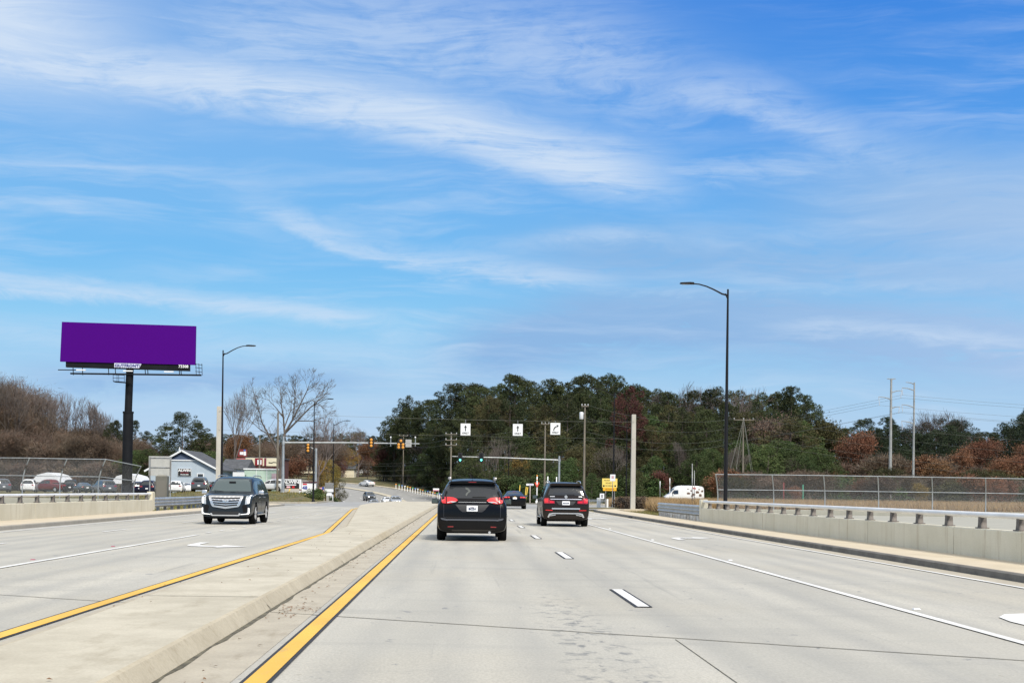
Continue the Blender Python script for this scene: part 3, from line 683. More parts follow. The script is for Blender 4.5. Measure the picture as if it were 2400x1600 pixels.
M_hous = mat('signal_yellow', (.62, .27, .03), .5, var=.15, vs=4)
M_green = mat('green_signal_light', (.12, .9, .75), .3, emit=2.2)
M_off = mat('unlit_lens', (.03, .02, .015), .3)
def signal(loc, parent_label, facing_us, lit=False, doghouse=False, group=None):
    t = thing('traffic_signal', parent_label, 'traffic light', loc, 0, group)
    if doghouse:
        pan = [(-.50, -.74), (.50, -.74), (.56, -.5), (.5, -.05), (.3, .55), (0, .66), (-.3, .55), (-.5, -.05), (-.56, -.5)]
        MB().prism(pan, .0, .03).build('backplate', M_signb, t)
        cells = [(0, .3), (-.26, -.14), (.26, -.14), (-.26, -.48), (.26, -.48)]
    else:
        MB().box((0, .015, 0), (.66, .03, 1.42), 0).build('backplate', M_signb, t)
        cells = [(0, .36), (0, 0), (0, -.36)]
    for k, (x, z) in enumerate(cells):
        if facing_us:
            MB().box((x, .08, z), (.34, .2, .34)).build('signal_housing', M_signb, t)
            MB().lathe((x, -.02, z), [(.14, -.02), (.145, 0), (.02, .012)], 16, 'y').build('signal_lens', M_green if (lit and k == 2) else M_off, t, True)
            MB().prism([(x+.17*math.cos(a), z+.17*math.sin(a)) for a in np.linspace(-.2, math.pi+.2, 11)]+[(x+.155*math.cos(a), z+.155*math.sin(a)) for a in np.linspace(math.pi+.2, -.2, 11)], -.26, 0).build('visor', M_signb, t)
        else:
            MB().lathe((x, -.13, z), [(.10, -.07), (.165, -.03), (.17, .12)], 14, 'y').build('signal_housing', M_hous, t, True)
    return t
def mast(px, Y, ztop, zarm, side, L, label, endz, pxr=.16):
    z0 = ground(px, Y); t = thing('mast_arm', label, 'signal mast', (px, Y, z0))
    MB().tube([(0, 0, 0), (0, 0, ztop-z0)], [.20, .13], 14).lathe((0, 0, 0), [(.32, 0), (.32, .05), (.22, .12)], 12).build('mast_pole', M_galv, t, True)
    MB().tube([(0, 0, zarm-z0), (side*L*.5, 0, (zarm+endz)/2-z0+.06), (side*L, 0, endz-z0)], [.125, .095, .06], 12).build('arm', M_galv, t, True)
    MB().lathe((0, 0, zarm-z0), [(.2, -.22), (.2, .22)], 12).build('arm_collar', M_galv, t)
    return t
mp = at(664.5, 1022, 166); ae = at(983, 1039.5, 166)
mast(mp.x, 166, mp.z, at(664, 1037, 166).z, 1, ae.x-mp.x, 'grey signal mast with long arm reaching in from the left', ae.z)
s1 = at(870, 1037, 165.6); signal((s1.x, 165.7, s1.z), 'yellow-backed traffic light with square black backplate on the left mast arm', False)
s2 = at(939.5, 1038.5, 165.6); signal((s2.x, 165.7, s2.z), 'yellow-backed five-lamp traffic light with rounded black backplate near the arm tip', False, doghouse=True)
s3 = at(957.5, 1038.5, 165.5); t = thing('arm_sign', 'grey blank back of a sign beside the five-lamp traffic light', 'traffic sign', s3)
MB().box((0, -.1, 0), (.72, .03, .92)).build('sign_panel', M_signback, t, bevel=.01); MB().box((0, -.125, 0), (.4, .02, .05)).build('bracket', M_galvd, t)
for q, lb in ((916, 'slim camera bracket on the mast arm between the two yellow traffic lights'), (973.5, 'slim camera bracket at the tip of the left mast arm')):
    p = at(q, 1036, 165.6); t = thing('camera_bracket', lb, 'camera', p); MB().tube([(0, -.15, -.5), (0, -.15, .52)], .05, 8).build('bracket_tube', M_galv, t); MB().box((0, -.2, .6), (.16, .3, .16)).build('camera_head', M_white, t, bevel=.02)
mq = at(1311, 1068, 200); ce = at(1060, 1069, 200)
mast(mq.x, 200, mq.z, at(1311, 1078, 200).z, -1, mq.x-ce.x, 'grey signal mast with its arm reaching in from the right behind the brown suv', ce.z)
for q, lb in ((1078.5, 'black traffic light showing green, left one on the right mast arm'), (1128, 'black traffic light showing green, right one on the right mast arm')):
    p = at(q, 1071.5, 199.5); signal((p.x, 199.4, p.z), lb, True, True, group=None)
# another signal pole left of the island, with an orange-hooded signal seen from the side
p = at(741, 1050, 172); z = ground(p.x, 172); t = thing('signal_pole', 'grey signal pole behind the white billboard, right of the thin lamp', 'pole', (p.x, 172, z)); MB().tube([(0, 0, 0), (0, 0, p.z-z)], [.17, .13], 12).build('pole', M_galv, t, True); MB().tube([(0, 0, p.z-z-.3), (-.9, 0, p.z-z+.25)], .06, 8).build('stub_arm', M_galv, t, True)
p = at(722, 1049, 171.5); signal((p.x, 171.5, p.z), 'small orange-sided traffic light beside the thin black lamp', False)

M_ins = mat('insulator', (.55, .56, .58), .3)
def utility_pole(p, label, arms=(0,), transformer=False, wd=1.7, r=.16, group='wooden utility poles'):
    z = ground(p.x, p.y); t = thing('utility_pole', label, 'utility pole', (p.x, p.y, z), 0, group); H = p.z-z
    MB().tube([(0, 0, 0), (0, 0, H)], [r, r*.62], 10).build('wooden_shaft', M_wood, t, True)
    for a in arms:
        MB().box((0, -.15, H-.3-a), (wd, .10, .12)).build('crossarm', M_wood, t)
        for x in (-wd/2+.08, 0, wd/2-.08): MB().lathe((x, -.15, H-.22-a), [(.03, 0), (.07, .05), (.05, .1), (.07, .15), (.03, .2)], 8).build('insulator', M_ins, t, True)
    if transformer:
        MB().lathe((-.42, -.1, H-1.9), [(.22, 0), (.25, .05), (.25, .8), (.2, .88), (.05, .92)], 14).tube([(-.42, -.1, H-1.2), (0, 0, H-1.2)], .04, 6).build('transformer', mat('transformer_grey', (.6, .62, .64), .4), t, True)
    return Vector((p.x, p.y-.15, p.z-.1))
U = {}
U['a'] = utility_pole(at(1057.7, 1013, 215), 'thin grey utility pole with crossarms behind the minivan, ending level with the green lights', (0, .9, 1.7), wd=1.8)
U['b'] = utility_pole(at(1278, 989, 205), 'wooden utility pole between the middle and right hanging signs', (0,), wd=1.2)
U['c'] = utility_pole(at(1371, 946, 168), 'tall wooden utility pole with a white transformer, right of the hanging signs', (0,), True, wd=.9)
U['d'] = utility_pole(at(1742.6, 979, 205), 'wooden utility pole braced by guy wires, left of the big right lamp', (0,), wd=3.0)
U['e'] = utility_pole(at(652, 965, 180), 'wooden utility pole against the large bare tree on the left', (), wd=1.2)
U['f'] = utility_pole(at(946, 1018, 332), 'thin utility pole beside the five-lamp traffic light', (0,), wd=2.2)
U['g'] = utility_pole(at(609, 1020, 215), 'brown utility pole in front of the cream shop sign', (), wd=1.2)
pd = U['d']; zz = ground(pd.x, 205)
for i, (dx_, dy_) in enumerate(((-3.4, -2), (-2.2, -3), (1.4, -2), (2.4, 1))):
    wire(pd, (pd.x+dx_, pd.y+dy_, zz+1.2), 0, .03, ('leftmost', 'second from left', 'third from left', 'rightmost')[i]+' guy wire bracing the utility pole by the wood', 'guy_wire', 'guy wires of the braced utility pole', 2)
ORDW = ('topmost', 'second', 'third', 'lowest')
for wi, dzv in enumerate((0, -1.6, -3.3, -4.3)):
    wire(U['c']+Vector((.1, 0, dzv)), pd+Vector((-1.2, 0, dzv*.85)), 1.2, .014, ORDW[wi]+' '+'slack wire from the transformer pole to the braced pole'); wire(pd+Vector((1.2, 0, dzv*.85)), (115, 175, 5.2+dzv*.8), 1.6, .014, ORDW[wi]+' '+'slack wire running right from the braced pole')
    wire(U['b']+Vector((0, 0, dzv)), U['c']+Vector((0, 0, dzv)), .7, .013, ORDW[wi]+' '+'slack wire between the two wooden poles right of the lane signs')
for wi, dzv in enumerate((0, -.9, -1.7)):
    wire(U['a']+Vector((0, 0, dzv)), U['b']+Vector((0, 0, dzv*1.3)), .9, .014, ('top', 'middle', 'bottom')[wi]+' '+'slack wire in front of the wood above the minivan'); wire(U['a']+Vector((-.6, 0, dzv)), U['f']+Vector((0, 0, dzv)), .9, .014, ('top', 'middle', 'bottom')[wi]+' '+'slack wire from the pole behind the minivan down to the left')
wire(U['e'], U['g'], .6, .018, 'wire between the two poles by the bare tree'); wire(U['f']+Vector((0, 0, -1.5)), at(745, 1062, 300), 1.2, .014, 'wire crossing above the far road')
# steel transmission poles
M_trans = mat('transmission_steel', (.30, .31, .31), .6, .1, var=.15, vs=1)
def trans_pole(p, zb, label, arms, r0, m):
    t = thing('transmission_pole', label, 'power pole', (p.x, p.y, zb), 0, 'tall transmission poles on the right'); H = p.z-zb
    MB().tube([(0, 0, 0), (0, 0, H)], [r0, r0*.5], 10).build('shaft', m, t, True); out = []
    for zf, sd_, L, drop in arms:
        a = Vector((0, 0, zf)); b = Vector((sd_*L, 0, zf+L*.22)); MB().tube([a, (a+b)/2+Vector((0, 0, .1)), b], [.09, .07, .05], 6).build('arm', m, t, True)
        if drop: MB().tube([b, b+Vector((-sd_*.15, 0, -drop))], .045, 6).build('insulator_string', M_ins, t); out.append(b+Vector((p.x, p.y, zb-drop)))
    return out
TY = 222; q_ = TY/3214
tp1 = at(2089, 887, TY); tp2 = at(2143, 896, TY+2); zt1 = ground(tp1.x, TY); zt2 = ground(tp2.x, TY)
t1 = trans_pole(tp1, zt1, 'thicker transmission pole with arms on both sides, left one of the pair', [(tp1.z-zt1-33*q_, 1, 1.7, 1.2), (tp1.z-zt1-49*q_, -1, 2.0, 1.4), (tp1.z-zt1-70*q_, 1, 1.4, 1.0), (tp1.z-zt1-.2, -1, .7, 0), (tp1.z-zt1-.2, 1, .7, 0)], .32, M_trans)
t2 = trans_pole(tp2, zt2, 'slimmer transmission pole with arms to the left only, right one of the pair', [(tp2.z-zt2-.3, -1, 1.4, 0), (tp2.z-zt2-19*q_, -1, 2.0, 1.2), (tp2.z-zt2-59*q_, -1, 2.0, 1.2), (tp2.z-zt2-98*q_, -1, 2.0, 1.4)], .24, M_trans)
for ai, a in enumerate(t1+t2):
    aw = ('upper right', 'left', 'lower right', 'second', 'third', 'lowest')[ai]+(' arm of the left' if ai < 3 else ' arm of the right')+' transmission pole'
    wire(a, (a.x+160, a.y-60, a.z+1), 5, .02, 'thin power line leading right from the '+aw); wire(a, (a.x-130, a.y+150, a.z-9), 5, .02, 'thin power line leading left from the '+aw)

# ------------------------------------------------------------------ billboard
M_purple = mat('billboard_vinyl', srgb(71, 0, 119)[:3], .75, spec=.1)
M_bbk = mat('billboard_black', (.010, .011, .014), .7, var=.2, vs=1, spec=.15)
BY = 146.0
pc = at(294, 1150, BY); zb = ground(pc.x, BY)
t = thing('billboard', 'large billboard with a plain purple face on a single black column', 'billboard', (pc.x, BY, zb))
O = Vector((pc.x, BY, zb))
tl, tr, bl, br = at(145, 754, BY)-O, at(459, 764, BY-.9)-O, at(140.5, 847, BY)-O, at(457.5, 855, BY-.9)-O
q = MB(); n = (tr-tl).cross(bl-tl).normalized(); n = n if n.y > 0 else -n
q._add([tl, tr, br, bl, tl+n*.25, tr+n*.25, br+n*.25, bl+n*.25], [(0, 3, 2, 1), (4, 5, 6, 7), (0, 1, 5, 4), (1, 2, 6, 5), (2, 3, 7, 6), (3, 0, 4, 7)]).build('poster_face', M_purple, t)
def bb(px, py, Yv=BY): return at(px, py, Yv)-O
c0, c1 = bb(154, 848, BY+.1), bb(444, 856, BY-.75); 
q = MB()._add([bb(154, 840, BY+.1), bb(444, 848, BY-.75), bb(444, 869, BY-.75), bb(154, 860, BY+.1)]+[v_+Vector((0, .5, 0)) for v_ in (bb(154, 840, BY+.1), bb(444, 848, BY-.75), bb(444, 869, BY-.75), bb(154, 860, BY+.1))], [(0, 3, 2, 1), (4, 5, 6, 7), (0, 1, 5, 4), (1, 2, 6, 5), (2, 3, 7, 6), (3, 0, 4, 7)])
q.build('skirt_panel', M_bbk, t)
# column in two diameters
z1 = bb(301, 965).z; zt = bb(301, 868).z
MB().tube([(0, .6, 0), (.05, .6, z1)], .54, 24).build('column', M_bbk, t, True); MB().tube([(.05, .6, z1), (.18, .6, zt+.5)], .40, 24).lathe((.05, .6, z1), [(.58, -.12), (.58, .08)], 24).build('upper_column', M_bbk, t, True)
MB().tube([bb(136, 866.5, BY-1), bb(190, 867, BY-1)], .05, 6).tube([bb(165, 875, BY-1.2), bb(472, 879, BY-2)], .09, 6).tube([bb(165, 875, BY-.4), bb(472, 879, BY-1.2)], .06, 6).build('catwalk', M_bbk, t)
for a in (171, 193, 254, 270, 340, 346, 420, 424): MB().tube([bb(a, 858+.03*(a-150), BY-.2), bb(a+1, 878, BY-1.6)], .05, 6).build('catwalk_bracket', M_bbk, t)
cg = MB()
for a in (459, 466, 473):
    cg.tube([bb(a, 852, BY-1.3), bb(a+1, 879, BY-1.8)], .03, 5)
for b_ in (853, 861, 870): cg.tube([bb(458, b_, BY-1.3), bb(474, b_+2, BY-1.8)], .03, 5)
cg.build('end_railing', M_bbk, t)
cg = MB().box(bb(282, 895.5)+Vector((0, -.2, 0)), (1.15, .9, .10), ry=R(4))
for a in (268, 277, 281, 294): cg.tube([bb(a, 877)+Vector((0, -.5, 0)), bb(a, 895)+Vector((0, -.5, 0))], .025, 5)
for b_ in (879, 886): cg.tube([bb(267, b_)+Vector((0, -.5, 0)), bb(294, b_+1)+Vector((0, -.5, 0))], .025, 5)
cg.build('access_basket', M_bbk, t)
sgn = MB()._add([bb(268, 850.5, BY-.55)+Vector(d_) for d_ in ((0, -.02, 0),)]+[bb(331.5, 852.5, BY-.62)+Vector((0, -.02, 0)), bb(326.5, 862.5, BY-.62)+Vector((0, -.02, 0)), bb(268, 861, BY-.55)+Vector((0, -.02, 0))], [(0, 3, 2, 1)]).build('name_plate', mat('plate_pale', (.66, .68, .82), .4), t)
text('OUTFRONT/', .42, mat('plate_ink', (.03, .04, .2), .5), t, bb(299, 856.6, BY-.66)+Vector((0, -.03, 0)), rot=(R(90), R(.8), 0), name='name_lettering', sx=1.12, bold=.012)
text('73308', .42, M_white, t, bb(430, 858.8, BY-.82)+Vector((0, -.04, 0)), rot=(R(90), R(.8), 0), name='number_lettering', bold=.012)
for a in (190, 300, 396): MB().box(bb(a, 866+.02*(a-150), BY-1.3), (1.0, .2, .13)).build('flood_lamp', M_plate, t)

# ================================================================== VEHICLES
PROF = {
 'minivan': dict(L=5.18, r=.36, wb=3.09, st=[
  (-2.59,.34,.84,.70,.90,.84),(-2.56,.27,1.02,.85,.97,.90),(-2.50,.25,1.22,1.02,.995,.86),(-2.38,.24,1.48,1.06,1.00,.78),(-2.20,.24,1.70,1.08,1.01,.73),(-1.8,.24,1.77,1.08,1.01,.72),
  (-.6,.23,1.80,1.06,1.01,.73),(.4,.22,1.77,1.03,1.01,.73),(.9,.22,1.66,1.02,1.01,.72),(1.35,.22,1.42,1.0,1.0,.74),(1.75,.22,1.14,.99,.98,.84),(2.2,.22,.99,.9,.95,.80),(2.45,.24,.85,.76,.88,.72),(2.58,.30,.70,.62,.74,.6)]),
 'suv': dict(L=5.13, r=.385, wb=2.92, st=[
  (-2.56,.36,.84,.7,.88,.82),(-2.53,.30,1.06,.92,.95,.88),(-2.47,.28,1.30,1.1,.965,.80),(-2.38,.27,1.58,1.14,.975,.74),(-2.22,.26,1.78,1.14,.975,.71),(-1.6,.26,1.84,1.14,.975,.72),
  (-.4,.26,1.86,1.12,.975,.73),(.4,.26,1.83,1.1,.975,.73),(.8,.26,1.70,1.1,.975,.72),(1.15,.26,1.45,1.1,.97,.76),(1.45,.26,1.22,1.12,.97,.86),(2.1,.26,1.12,1.04,.95,.86),(2.45,.28,.99,.9,.9,.78),(2.55,.34,.82,.72,.8,.7)]),
 'bigsuv': dict(L=5.18, r=.42, wb=2.95, st=[
  (-2.59,.36,1.05,.8,.92,.86),(-2.54,.32,1.5,1.12,.97,.8),(-2.42,.3,1.82,1.17,1.01,.77),(-1.8,.28,1.90,1.17,1.02,.77),(-.4,.28,1.91,1.16,1.02,.79),(.5,.28,1.88,1.16,1.02,.79),(.85,.28,1.76,1.16,1.02,.78),
  (1.10,.28,1.55,1.18,1.02,.80),(1.38,.28,1.30,1.18,1.02,.90),(1.5,.28,1.23,1.18,1.02,.92),(2.1,.28,1.22,1.14,1.02,.92),(2.40,.28,1.17,1.08,1.0,.91),(2.52,.28,1.12,1.0,.97,.88),(2.58,.29,.98,.86,.93,.86),(2.60,.30,.80,.7,.90,.84)]),
 'sedan': dict(L=4.92, r=.34, wb=2.83, st=[
  (-2.46,.36,.80,.68,.80,.74),(-2.42,.28,1.03,.88,.89,.80),(-2.2,.24,1.09,.97,.92,.80),(-1.75,.22,1.13,.98,.94,.76),(-1.3,.22,1.28,.98,.94,.66),(-.8,.22,1.44,.97,.94,.58),(0,.2,1.48,.95,.94,.58),
  (.4,.2,1.42,.95,.94,.58),(.9,.2,1.16,.95,.94,.66),(1.3,.2,1.0,.92,.93,.78),(2.0,.2,.88,.8,.9,.76),(2.35,.24,.74,.64,.82,.64),(2.46,.3,.62,.5,.7,.5)]),
 'hatch': dict(L=4.5, r=.35, wb=2.7, st=[
  (-2.25,.36,.86,.7,.84,.78),(-2.22,.3,1.06,.9,.91,.84),(-2.12,.26,1.30,1.03,.93,.76),(-1.95,.25,1.52,1.04,.94,.68),(-1.6,.24,1.64,1.04,.94,.66),(-.6,.24,1.69,1.02,.94,.67),(.3,.24,1.63,1.0,.94,.66),
  (.75,.24,1.42,1.0,.94,.68),(1.15,.24,1.15,1.0,.93,.78),(1.7,.24,1.0,.92,.9,.78),(2.1,.26,.86,.78,.84,.68),(2.24,.3,.7,.6,.72,.56)]),
 'pickup': dict(L=5.8, r=.40, wb=3.7, st=[
  (-2.9,.5,.98,.85,.92,.88),(-2.86,.42,1.22,1.1,.97,.93),(-2.0,.38,1.26,1.14,.98,.94),(-1.05,.36,1.27,1.15,.98,.92),(-.95,.36,1.55,1.2,.98,.8),(-.85,.36,1.84,1.2,.98,.74),(-.2,.36,1.90,1.2,.98,.75),(.7,.36,1.84,1.2,.98,.75),
  (1.05,.36,1.6,1.2,.98,.78),(1.35,.36,1.30,1.2,.98,.86),(2.1,.36,1.22,1.12,.97,.88),(2.7,.38,1.12,1.0,.93,.84),(2.88,.42,.95,.85,.86,.78)]),
 'van': dict(L=6.0, r=.37, wb=3.75, st=[
  (-3.0,.42,2.35,1.3,.98,.82),(-2.95,.36,2.62,1.3,1.02,.84),(-1.5,.34,2.70,1.3,1.02,.84),(.4,.34,2.70,1.3,1.02,.84),(1.0,.34,2.66,1.3,1.02,.84),(1.45,.34,2.40,1.3,1.02,.82),(1.95,.34,1.80,1.3,1.01,.82),
  (2.3,.34,1.42,1.2,1.0,.84),(2.75,.34,1.16,1.05,.96,.8),(2.95,.38,.95,.85,.88,.74),(3.0,.42,.75,.65,.8,.65)]),
}
def paint(name, col, metal=.0, rough=.28): return mat(name, col, rough, metal, coat=.45 if max(col) > .03 else .38, spec=.35 if max(col) > .03 else .05, var=.03, vs=1)
def vehicle(name, label, cat, loc, rz, kind, pm, fine=False, group=None, gm=None, front=False, splits=None, lights=None, brake=False, rail=False):
    D = PROF[kind]; st = D['st']; t = thing(name, label, cat, loc, rz, group)
    gm = gm or M_glass
    vs = []; N = 16
    for (y, zb, top, belt, wb, wt) in st:
        belt = min(belt, top-.09)
        half = [(wb*.84, zb), (wb*.97, zb+.10), (wb*1.0, zb+.34 if zb+.34 < belt-.1 else (zb+belt)/2), (wb*.99, belt-.04), (wb*.96, belt+.02), (wt, top-.08), (wt*.84, top-.005)]
        ring = [(0, zb)]+half+[(0, top+.02)]+[(-a, b) for a, b in reversed(half)]
        vs += [(a, y, b) for a, b in ring]
    fs = [(i*N+k, i*N+(k+1) % N, (i+1)*N+(k+1) % N, (i+1)*N+k) for i in range(len(st)-1) for k in range(N)]
    fs += [tuple(range(N)), tuple((len(st)-1)*N+k for k in reversed(range(N)))]
    o = mesh_obj('body', vs, fs, pm, t); bm = bmesh.new(); bm.from_mesh(o.data); bmesh.ops.recalc_face_normals(bm, faces=bm.faces); bm.to_mesh(o.data); bm.free()
    md = o.modifiers.new('s', 'SUBSURF'); md.levels = md.render_levels = 2 if fine else 1
    W_ = max(s[4] for s in st)
    r = D['r']; wy = [-D['wb']/2-.05, D['wb']/2-.05]
    cut = None
    if fine:
        c = MB()
        for y in wy:
            for s in (-1, 1): c.lathe((s*(W_-.02), y, r), [(r+.055, -.30), (r+.055, .3)], 28, 'x')
        cut = c.build('cutter', M_trim); cut.parent = t; bo = o.modifiers.new('b', 'BOOLEAN'); bo.object = cut; bo.operation = 'DIFFERENCE'; bo.solver = 'EXACT'
    dg = bpy.context.evaluated_depsgraph_get(); me = bpy.data.meshes.new_from_object(o.evaluated_get(dg))
    # surface for fitting lamps and panes: the body before the wheel arches are cut
    if cut: o.modifiers.remove(o.modifiers['b']); dg = bpy.context.evaluated_depsgraph_get(); m0 = bpy.data.meshes.new_from_object(o.evaluated_get(dg))
    else: m0 = me
    o.modifiers.clear(); o.data = me; me.name = 'body'
    if cut: bpy.data.objects.remove(cut)
    me.materials.clear(); me.materials.append(pm); me.polygons.foreach_set('material_index', [0]*len(me.polygons)); me.polygons.foreach_set('use_smooth', [True]*len(me.polygons))
    bm = bmesh.new(); bm.from_mesh(me)
    for e in bm.edges:
        if len(e.link_faces) == 2 and e.calc_face_angle(0) > R(42): e.smooth = False
    bm.to_mesh(me); bm.free()
    bv = BVHTree.FromPolygons([v_.co for v_ in m0.vertices], [p.vertices for p in m0.polygons])
    AX = {'rear': (lambda a, b: Vector((a, -9, b)), Vector((0, 1, 0))), 'front': (lambda a, b: Vector((a, 9, b)), Vector((0, -1, 0))),
          'left': (lambda a, b: Vector((-9, a, b)), Vector((1, 0, 0))), 'right': (lambda a, b: Vector((9, a, b)), Vector((-1, 0, 0))), 'top': (lambda a, b: Vector((a, b, 9)), Vector((0, 0, -1)))}
    def decal(view, nm, poly, m, off=.008, parent=None, ml=.14 if fine else .3):
        fo, d = AX[view]; bm = bmesh.new(); vv = [bm.verts.new((a, b, 0)) for a, b in poly]; bm.faces.new(vv)
        bmesh.ops.triangulate(bm, faces=bm.faces)
        for _ in range(5):
            es = [e for e in bm.edges if e.calc_length() > ml]
            if not es: break
            bmesh.ops.subdivide_edges(bm, edges=es, cuts=1); bmesh.ops.triangulate(bm, faces=bm.faces)
        last = None
        for v_ in bm.verts:
            p, nn, _, _ = bv.ray_cast(fo(v_.co.x, v_.co.y), d)
            if p is None:
                p, nn, _, _ = bv.find_nearest(fo(v_.co.x, v_.co.y)+d*7)
            v_.co = p-d*off+nn*off*.3
        be = [e for e in bm.edges if e.is_boundary]; g = bmesh.ops.extrude_edge_only(bm, edges=be)
        for v_ in [x for x in g['geom'] if isinstance(x, bmesh.types.BMVert)]: v_.co += d*(off+.02)
        bmesh.ops.recalc_face_normals(bm, faces=bm.faces); me_ = bpy.data.meshes.new(nm); bm.to_mesh(me_); bm.free(); me_.materials.append(m)
        q = bpy.data.objects.new(nm, me_); C.objects.link(q); q.parent = parent or t
        # normals outward
        f0 = [p for p in me_.polygons]; s_ = sum(p.normal.dot(d)*p.area for p in f0)
        if s_ > 0: me_.flip_normals()
        return q
    Y = [s[0] for s in st]; top = lambda y: float(np.interp(y, Y, [s[2] for s in st])); belt = lambda y: float(np.interp(y, Y, [s[3] for s in st])); wtf = lambda y: float(np.interp(y, Y, [s[5] for s in st]))
    if kind == 'van': side = [(1.0, 1.95)]
    elif kind == 'pickup': side = [(-.80, .10), (.18, 1.15)]
    elif kind == 'sedan': side = [(-1.15, -.1), (-.02, .85)]
    else: side = {'minivan': [(-2.25, -1.1), (-1.0, -.02), (.06, 1.25)], 'suv': [(-2.2, -1.25), (-1.15, -.1), (-.02, 1.05)], 'bigsuv': [(-2.35, -1.35), (-1.25, -.1), (-.02, 1.08)], 'hatch': [(-1.85, -1.0), (-.92, -.1), (-.02, .85)]}[kind]
    for a, b in side:
        yl = np.linspace(a, b, 7); up_ = [(y, min(top(y)-.17, top(a if abs(a) < abs(b) else b)+9)) for y in yl]; bot = [(a, belt(a)+.05), (b, belt(b)+.05)]
        if kind == 'van': bot = [(a, 1.42), (b, 1.36)]; up_ = [(y, min(top(y)-.17, 2.02)) for y in yl]
        pl_ = bot+[(y, z) for y, z in reversed(up_) if z > belt(y)+.08]
        for vw in ('left', 'right'): decal(vw, 'side_window', pl_, gm)
    # windscreen and rear window
    ws = {'minivan': (1.06, 1.66, .80, .62), 'suv': (1.18, 1.72, .78, .62), 'bigsuv': (1.30, 1.79, .80, .66), 'sedan': (1.05, 1.37, .68, .52), 'hatch': (1.12, 1.56, .74, .57), 'pickup': (1.30, 1.78, .78, .64), 'van': (1.42, 2.25, .84, .72)}[kind]
    decal('front', 'windscreen', [(-ws[2], ws[0]), (ws[2], ws[0]), (ws[3], ws[1]), (-ws[3], ws[1])], M_glass2 if fine else gm, .010)
    rg = {'minivan': None, 'suv': None if lights else (1.22, 1.66, .74, .60), 'bigsuv': (1.2, 1.7, .78, .66), 'sedan': (1.15, 1.39, .66, .52), 'hatch': (1.12, 1.52, .72, .56), 'pickup': (1.36, 1.74, .7, .62), 'van': (1.5, 2.2, .8, .72)}[kind]
    if rg and not (kind == 'pickup'): decal('rear', 'rear_window', [(-rg[2], rg[0]), (rg[2], rg[0]), (rg[3], rg[1]), (-rg[3], rg[1])], gm, .010)
    if kind == 'pickup': decal('top', 'cargo_bed', [(-.78, -2.75), (.78, -2.75), (.78, -1.1), (-.78, -1.1)], M_trim, .006)
    # wheels
    for y in wy:
        for s in (-1, 1):
            xw = s*(W_-(.125 if fine else .10)); wv = MB().lathe((0, 0, 0), [(r*.62, s*.07), (r*.62, s*.085), (r*.15, s*.10)], 18, 'x')
            for k in range(5):
                a = 2*math.pi*k/5+.3; wv.box((s*.10, r*.36*math.cos(a), r*.36*math.sin(a)), (.05, .075, r*.55), rx=a-math.pi/2)
            wh = wv.build('wheel', M_silver, t); wh.location = (xw, y, r)
            MB().lathe((0, 0, 0), [(r*.62, -.11), (r*.93, -.125), (r, -.09), (r, .09), (r*.93, .125), (r*.64, .11), (r*.62, s*.05)] if s > 0 else [(r*.62, s*.05), (r*.64, -.11), (r*.93, -.125), (r, -.09), (r, .09), (r*.93, .125), (r*.62, .11)], 28, 'x').build('tyre', M_tyre, wh, True)
            if not fine: decal('right' if s > 0 else 'left', 'wheel_arch', [(y+(r+.05)*math.cos(a), max(.3, r+(r+.05)*math.sin(a))) for a in np.linspace(-.2, math.pi+.2, 13)], M_trim, .004)
    MB().box((0, 0, .30), (W_*1.5, D['L']*.86, .16)).build('underbody', M_trim, t)
    # mirrors
    for s in (-1, 1):
        ym = side[-1][1]-.14; zm = belt(ym)+.10
        q = MB().box((s*(W_+.12), ym, zm), (.24, .13, .17), taper=.8).build('wing_mirror', pm if kind != 'bigsuv' else M_chrome, t, True, bevel=.045)
        MB().box((s*(W_+.13), ym-.066, zm), (.18, .012, .12)).build('mirror_glass', M_glass2, q)
    if rail:
        for s in (-1, 1):
            yr = np.linspace(side[0][0]+.25, .35, 9); MB().tube([(s*(wtf(y)*.90), y, top(y)+(.04 if 0 < i < 8 else .0)) for i, y in enumerate(yr)], .022, 6).build('roof_rail', mat('rail_grey', (.22, .22, .23), .35, .5) if rail == 1 else M_chrome, t, True)
    # generic lamps
    if not lights:
        L_ = {'pickup': (.80, 1.12, .62, .9), 'van': (1.0, 1.5, .72, .94)}.get(kind, (.80, .98, .50, .84))
        if kind == 'hatch': L_ = (.92, 1.08, .5, .86)
        if kind in ('bigsuv', 'suv'): L_ = (.95, 1.15, .55, .88)
        for s in (-1, 1): decal('rear', 'tail_light', [(s*L_[2], L_[0]), (s*L_[3], L_[0]), (s*L_[3], L_[1]), (s*L_[2], L_[1]-.02)], M_red if brake else M_redd, .012)
        hz = belt(D['L']/2-.15); hz = {'van': .95, 'pickup': .92}.get(kind, max(.62, hz-.05))
        for s in (-1, 1): decal('front', 'headlight', [(s*.48, hz-.07), (s*.78, hz-.05), (s*.80, hz+.07), (s*.50, hz+.04)], M_clear, .012)
        decal('front', 'grille', [(-.40, hz-.16), (.40, hz-.16), (.44, hz+.03), (-.44, hz+.03)], M_trim, .012)
        decal('front', 'bumper_intake', [(-.6, .36), (.6, .36), (.55, .46), (-.55, .46)], M_trim, .010)
        zp = {'van': .95, 'pickup': .75}.get(kind, .78); decal('rear', 'number_plate', [(-.16, zp-.08), (.16, zp-.08), (.16, zp+.08), (-.16, zp+.08)], M_plate, .016)
        decal('rear', 'bumper_trim', [(-.7, .36), (.7, .36), (.7, .46), (-.7, .46)], M_trim, .008)
    return t, decal
def mir(p): return [(-a, b) for a, b in p]

M_silver2 = mat('seam_sheen', (.035, .036, .04), .3, .3)
